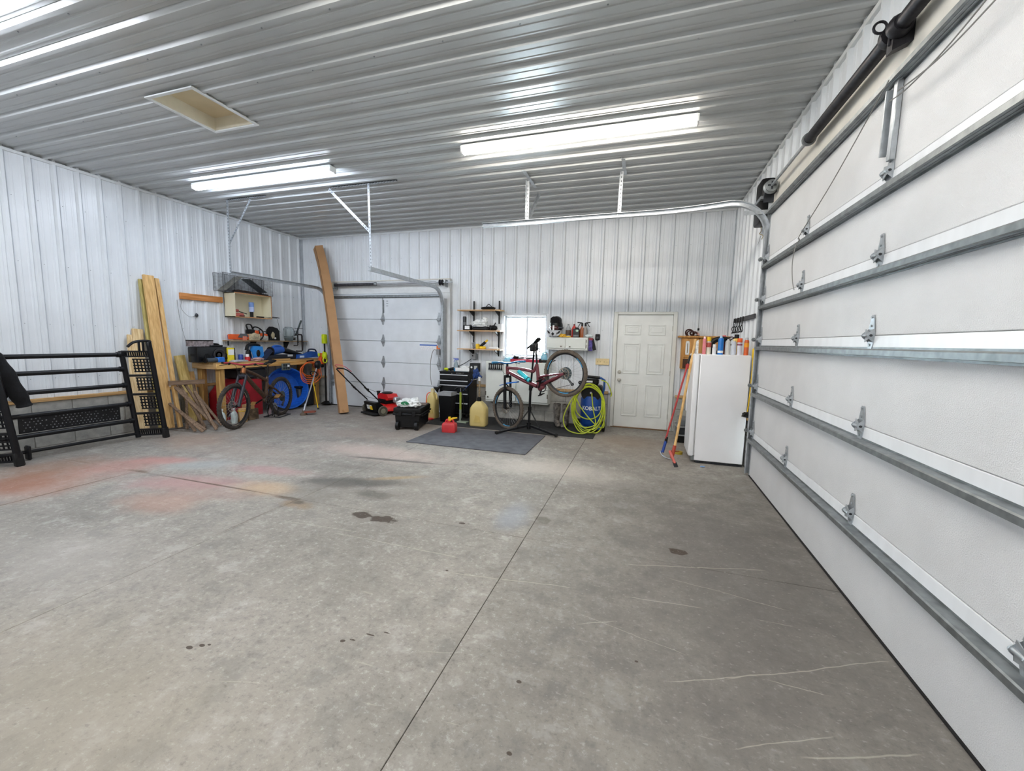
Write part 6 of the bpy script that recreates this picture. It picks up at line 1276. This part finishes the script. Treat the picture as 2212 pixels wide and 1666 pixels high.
mk('loose_loop', S().tube(spline([(.06, -.0, .68), (.07, -.02, .6), (.1, -.03, .4), (.15, -.05, .2), (.12, -.07, .1), (.02, -.08, .06)], 6), .0105, 6).tube(spline([(-.2, -.02, .6), (-.13, -.04, .46), (.03, -.06, .27), (.18, -.06, .14), (.28, -.04, .12), (.28, .0, .25), (.24, .02, .35)], 6), .0105, 6).tube(spline([(-.2, -.02, .66), (-.29, -.05, .52), (-.37, -.08, .33), (-.39, -.1, .2), (-.33, -.14, .07), (-.2, -.2, .025), (-.02, -.22, .025), (.1, -.16, .1)], 7), .0105, 6).tube(spline([(.2, .1, .9), (.3, .12, .85), (.37, .15, .68), (.36, .16, .62)], 6), .0105, 6), M_HOSE, ah)
def boot(label, x, y, rz):
    t = thing('rubber_boot', label, 'boot', (x, y, .01), rz, 'pair of rubber boots'); m = mat('camo_rubber', '#6b6660', .6, 0, .8, 16)
    mk('shaft', S().lathe([(.048, .1), (.058, .16), (.066, .3), (.068, .4), (.062, .4), (.06, .3), (.05, .12)], n=16, sy=1.15), m, t)
    mk('foot', S().loop_faces([[(.045 * w * math.cos(a), y_, max(.0, h_ / 2 + h_ / 2 * math.sin(a))) for a in [2 * PI * i / 12 for i in range(12)]] for y_, w, h_ in ((.07, .6, .1), (.05, 1, .15), (0, 1.08, .17), (-.06, 1.05, .12), (-.14, 1.12, .08), (-.19, .9, .06), (-.21, .4, .04))]), m, t)
    mk('sole', S().loop_faces([[(.052 * w * math.cos(a) * 1.0, y_, .012 + .012 * math.sin(a)) for a in [2 * PI * i / 8 for i in range(8)]] for y_, w in ((.078, .5), (.05, 1), (-.06, .95), (-.15, 1.1), (-.2, .8), (-.215, .3))]), M_RUBBER, t)
boot('left camouflage rubber boot standing on the mat', -1.455, 7.3, .35); boot('right camouflage rubber boot beside the compressor hose', -1.285, 7.28, -.1)

# ================================================================== FREEZER AND CORNER
M_FRZ = mat('appliance_white', '#f3f5f9', .35, 0, .02, 3, .04, 200)
fz = thing('freezer', 'white upright freezer standing side-on beside the large door', 'freezer', (.98, 5.96, 0))
mk('cabinet', S().box((-.29, -.28, .035), (.275, .29, 1.41), .008), M_FRZ, fz)
mk('door', S().box((-.365, -.275, .085), (-.3, .285, 1.41), .022, 3), M_FRZ, fz); mk('gasket', S().box((-.3, -.265, .1), (-.288, .275, 1.4)), mat('gasket_grey', '#a9a9a8', .7), fz)
mk('toe_kick', S().box((-.27, -.26, 0), (.27, .27, .04)), M_DARKM, fz); mk('hinge_foot', S().box((-.33, -.27, .03), (-.28, -.2, .085), .004), M_GALVD, fz)
mk('door_handle', S().box((-.38, .2, .6), (-.36, .25, 1.0), .008), M_FRZ, fz)
FZ = 1.41
def can(label, x, y, r, h, body, cap, capr=None, caph=.025, lab=None, shoulder=True):
    t = thing('spray_can', label, 'can', (x, y, FZ), 0, 'cans on the freezer'); hs = h - caph
    mk('can_body', S().lathe([(0, 0), (r, 0), (r, hs - .02), (r * .72, hs), (0, hs)] if shoulder else [(0, 0), (r, 0), (r, hs), (0, hs)], n=18), body, t)
    mk('cap', S().lathe([(0, hs - .001), ((capr or r * .7), hs - .001), ((capr or r * .7) * .92, h), (0, h)], n=16), cap, t)
    if lab: mk('label', S().lathe([(r, lab[0]), (r + .001, lab[0]), (r + .001, lab[1]), (r, lab[1])], n=18), lab[2], t)
can('pink can at the left end of the freezer top', .735, 5.8, .021, .225, mat('pink_can', '#e0848c', .4), mat('pale_pink_cap', '#edd3d3', .4), .013)
can('white can with yellow cap and red label on the freezer', .79, 5.82, .029, .22, mat('cream_can', '#d8d3c2', .4), M_YEL, .026, .05, (.09, .15, mat('brick_label', '#a5473c', .5, var=.4, scale=50)))
can('short white bottle before the black tool on the freezer', .855, 5.8, .025, .13, mat('white_can', '#dfe2e6', .4), M_WHITE, .022, .03)
can('tall blue can in the middle of the freezer top', .925, 5.8, .033, .235, mat('blue_can', '#1277cf', .35), mat('light_blue_cap', '#bcd5ea', .4), .016, .025, (.02, .05, M_WHITE))
can('pale grey can right of the blue one', 1.01, 5.82, .031, .2, mat('pale_grey_can', '#cfd0cd', .35), M_WHITE, .01, .02)
can('white can with cream nozzle on the freezer', 1.075, 5.8, .029, .2, mat('bluish_white_can', '#c9cfda', .35), mat('cream_nozzle', '#e8dcae', .4), .012, .028)
can('white can with orange cap on the freezer', 1.14, 5.8, .029, .21, mat('white_lilac_can', '#dcdde8', .35), M_ORANGE, .03, .05, (.12, .14, mat('purple_print', '#8a4a6a', .5, var=.5, scale=80)), False)
can('orange can with silver top at the right end of the freezer', 1.217, 5.8, .027, .22, mat('orange_grey_can', '#d8632e', .4), M_SILVER, .019, .03, (.1, .155, mat('amber_label', '#f0a020', .4)))
can('yellow jar with black lid behind the cans', 1.13, 5.95, .04, .26, mat('yellow_jar', '#e0b84a', .4), M_BLACK, .03, .05)
can('red lidded bottle behind the black tool on the freezer', 1.0, 6.05, .03, .25, mat('dark_red_bottle', '#5a1f22', .4), mat('coral_cap', '#d85a5a', .4), .024, .04)
bt = thing('heat_gun', 'black power tool with cable among the cans on the freezer', 'power tool', (.92, 5.98, FZ)); mk('body', S().tube(spline([(-.08, 0, .05), (-.06, 0, .16), (.02, 0, .2), (.12, 0, .19)], 5), .035, 10), M_BLACK, bt); mk('cable', S().torus((.16, .02, .18), .05, .007, (.3, 1, .2), 18, 6).torus((.2, .03, .16), .055, .007, (.1, 1, -.2), 18, 6), mat('maroon_cable', '#3a1c1e', .5), bt); mk('base', S().box((-.11, -.04, 0), (.03, .04, .05), .01), M_BLACK, bt)
tag(put(mk('paper_bag', S().loop_faces([[(-.02, -.05, 0), (.02, -.05, 0), (.02, .05, 0), (-.02, .05, 0)], [(-.015, -.05, .16), (.015, -.05, .18), (.015, .05, .18), (-.015, .05, .16)]]), mat('white_green_print', '#dfe4e2', .6, var=.3, scale=22)), (.665, 5.98, FZ)), 'white printed bag standing on the freezer door', 'bag')
# ---- key cabinet on the back wall
M_OAK = wood('golden_oak', '#b77f42', '#d7a464', 'z')
kc = thing('oak_cabinet', 'small oak cabinet hung on the back wall behind the freezer', 'cabinet', (.9, YB - .02, 1.1))
mk('carcass', S().box((-.3, -.18, .02), (.36, 0, .545), .004), M_OAK, kc); mk('crown', S().box((-.36, -.23, .545), (.42, 0, .575), .006), M_OAK, kc)
mk('cabinet_door', S().box((-.27, -.195, .21), (.34, -.18, .53), .005), M_OAK, kc); mk('recess_shade_plate', S().box((-.27, -.183, .03), (.33, -.179, .19)), mat('recess_shade_brown', '#4a3020', .8), kc); mk('shelf_goods', S().box((-.22, -.2, .03), (-.1, -.182, .1), .006), M_REDP, kc)  # dark plate on the solid front; its colour stands for recess shade
th = thing('thermometer', 'white oval thermometer on the oak cabinet side', 'thermometer', (.69, YB - .22, 1.36)); mk('plate', S().prism([(-.025, 0), (.025, 0), (.03, .03), (.03, .2), (.02, .23), (-.02, .23), (-.03, .2), (-.03, .03)], (0, 0, 0), (1, 0, 0), (0, 0, 1), (0, .006, 0)), M_WHITE, th); mk('scale_tube', S().cyl((0, -.003, .03), (0, -.003, .19), .006, n=8), mat('brown_scale', '#8a7a5c', .5), th)
cc_ = thing('cable_coil', 'coil of dark maroon cable on top of the oak cabinet', 'cable', (.76, 7.52, 1.675))
mk('coil', S().torus((-.05, 0, .05), .06, .012, (.3, .9, .3), 20, 6).torus((-.03, .01, .04), .055, .012, (0, .9, .5), 20, 6).torus((.02, 0, .035), .06, .012, (.3, .5, .8), 20, 6).tube(spline([(.04, -.02, .05), (.1, -.04, .0), (.11, -.05, -.06), (.07, -.04, -.1)], 6), .01, 6), mat('maroon_cable2', '#40201f', .5), cc_); mk('plug', S().bar((.03, -.02, .07), (.1, -.02, .02), .05, .03), mat('pink_plug', '#c79a90', .5), cc_); mk('clip', S().box((.07, -.02, .09), (.1, .01, .13), .005), M_BLACK, cc_)
# ---- hook rail on the right wall
hr = thing('hook_rail', 'dark grey tool rail with hooks on the right wall', 'hook rail', (XR - .022, 6.53, 1.885)); mk('rail', S().box((-.02, -.62, -.01), (0, .62, .05), .004), mat('rail_grey', '#3a3a3e', .5), hr)
for y in (-.02, .14, .32, .47, .58): mk('hook', S().tube(spline([(-.024, y, .055), (-.028, y, -.02), (-.03, y, -.06), (-.05, y - .015, -.1), (-.035, y - .015, -.15), (-.055, y - .015, -.17)], 4), .0055, 6).tube(spline([(-.028, y + .02, -.03), (-.02, y + .03, -.09), (-.01, y + .03, -.14), (-.03, y + .03, -.17)], 4), .0055, 6).box((-.027, y - .02, -.012), (-.02, y + .02, .054), .002), M_BLACK, hr)
# ---- yellow cord and latch at the freezer's far edge
yc = thing('rope', 'yellow rope hanging down the freezer right edge', 'rope', (1.262, 5.64, .0)); mk('cord', S().tube(spline([(0, 0, 1.45), (.005, 0, 1.2), (0, 0, .9), (-.01, 0, .72)], 6), .007, 6), M_YEL, yc); mk('handle', S().box((-.01, -.02, 1.38), (.025, .02, 1.5), .01), M_YEL, yc); mk('black_grip', S().lump((-.02, -.01, .68), (.05, .03, .035), .5, 2, 3), M_BLACK, yc)
# ---- scraper, edger, tape, trays
sc2 = thing('grass_scraper', 'red-handled long scraper with blue grip leaning on the freezer', 'garden tool', (.345, 5.82, 0))
mk('handle', S().cyl((0, 0, .26), (.235, .24, 1.27), .0125, n=10), mat('red_tube', '#b23a38', .45), sc2); mk('end_grip', S().cyl((.235, .24, 1.27), (.26, .27, 1.38), .014, n=10), M_BLACK, sc2); mk('blue_grip', S().cyl((-.035, -.03, .07), (0, 0, .22), .019, n=12), mat('deep_blue_grip', '#23479a', .45), sc2); mk('collar', S().cyl((0, 0, .2), (.01, .01, .28), .02, n=10), M_BLACK, sc2)
mk('blade', S().tube(spline([(-.06, -.02, .09), (-.045, -.04, .05), (0, -.08, .02), (.06, -.12, .012)], 4), .008, 6).bar((-.01, -.07, .02), (.07, -.13, .01), .02, .005), M_CHROME, sc2)
ed = thing('floor_scraper', 'wooden-handled stiff floor scraper with red head by the freezer', 'garden tool', (.41, 5.47, 0))
mk('handle', S().cyl((.02, .05, .16), (.235, .49, 1.6), .0165, n=10), M_LUM1, ed); mk('ferrule', S().cyl((.0, .03, .08), (.03, .065, .24), .022, n=10), mat('red_oxide', '#b1432f', .5), ed); mk('head', S().bar((-.03, .05, .17), (.035, -.05, .035), .04, .03, (1, 0, 0), .006), mat('faded_coral', '#c9665c', .6), ed); mk('blade', S().bar((.03, -.04, .05), (.05, -.08, .004), .05, .008), M_DARKM, ed); mk('cross_pin', S().cyl((-.03, .04, .17), (.08, .05, .17), .007, n=8), mat('rusty_pin', '#7a3a28', .7), ed)
tag(put(mk('tape_roll', S().lathe([(.03, 0), (.055, 0), (.055, .035), (.03, .035), (.03, 0)], n=20), mat('olive_tape', '#a8902c', .5)), (.535, 6.08, 0)), 'roll of yellow tape on the floor by the freezer', 'tape')
ty = thing('crate_stack', 'stack of dark bins between entry door and freezer', 'bins', (.72, 6.98, 0))
mk('lower_bin', S().box((-.16, -.2, 0), (.3, .2, .12), .015), M_BLACK, ty); mk('middle_bin', S().box((-.17, -.18, .125), (.3, .2, .25), .015), mat('smoke_bin', '#2c2f33', .35), ty); mk('upper_bin', S().box((-.15, -.16, .255), (.3, .2, .37), .015), mat('clear_grey_bin', '#6d7174', .3), ty)
for z in (.12, .25): mk('bin_rim', S().box((-.18, -.21, z - .008), (.31, .21, z + .008), .003), mat('rim_silver', '#8d9093', .35), ty)
tag(put(mk('blue_scrap', S().lump((0, 0, .006), (.03, .02, .008), .4, 2, 3, 0), mat('sky_scrap', '#7fa6d8', .7)), (.78, 5.52, 0)), 'tiny blue scrap on the floor before the freezer', 'scrap')
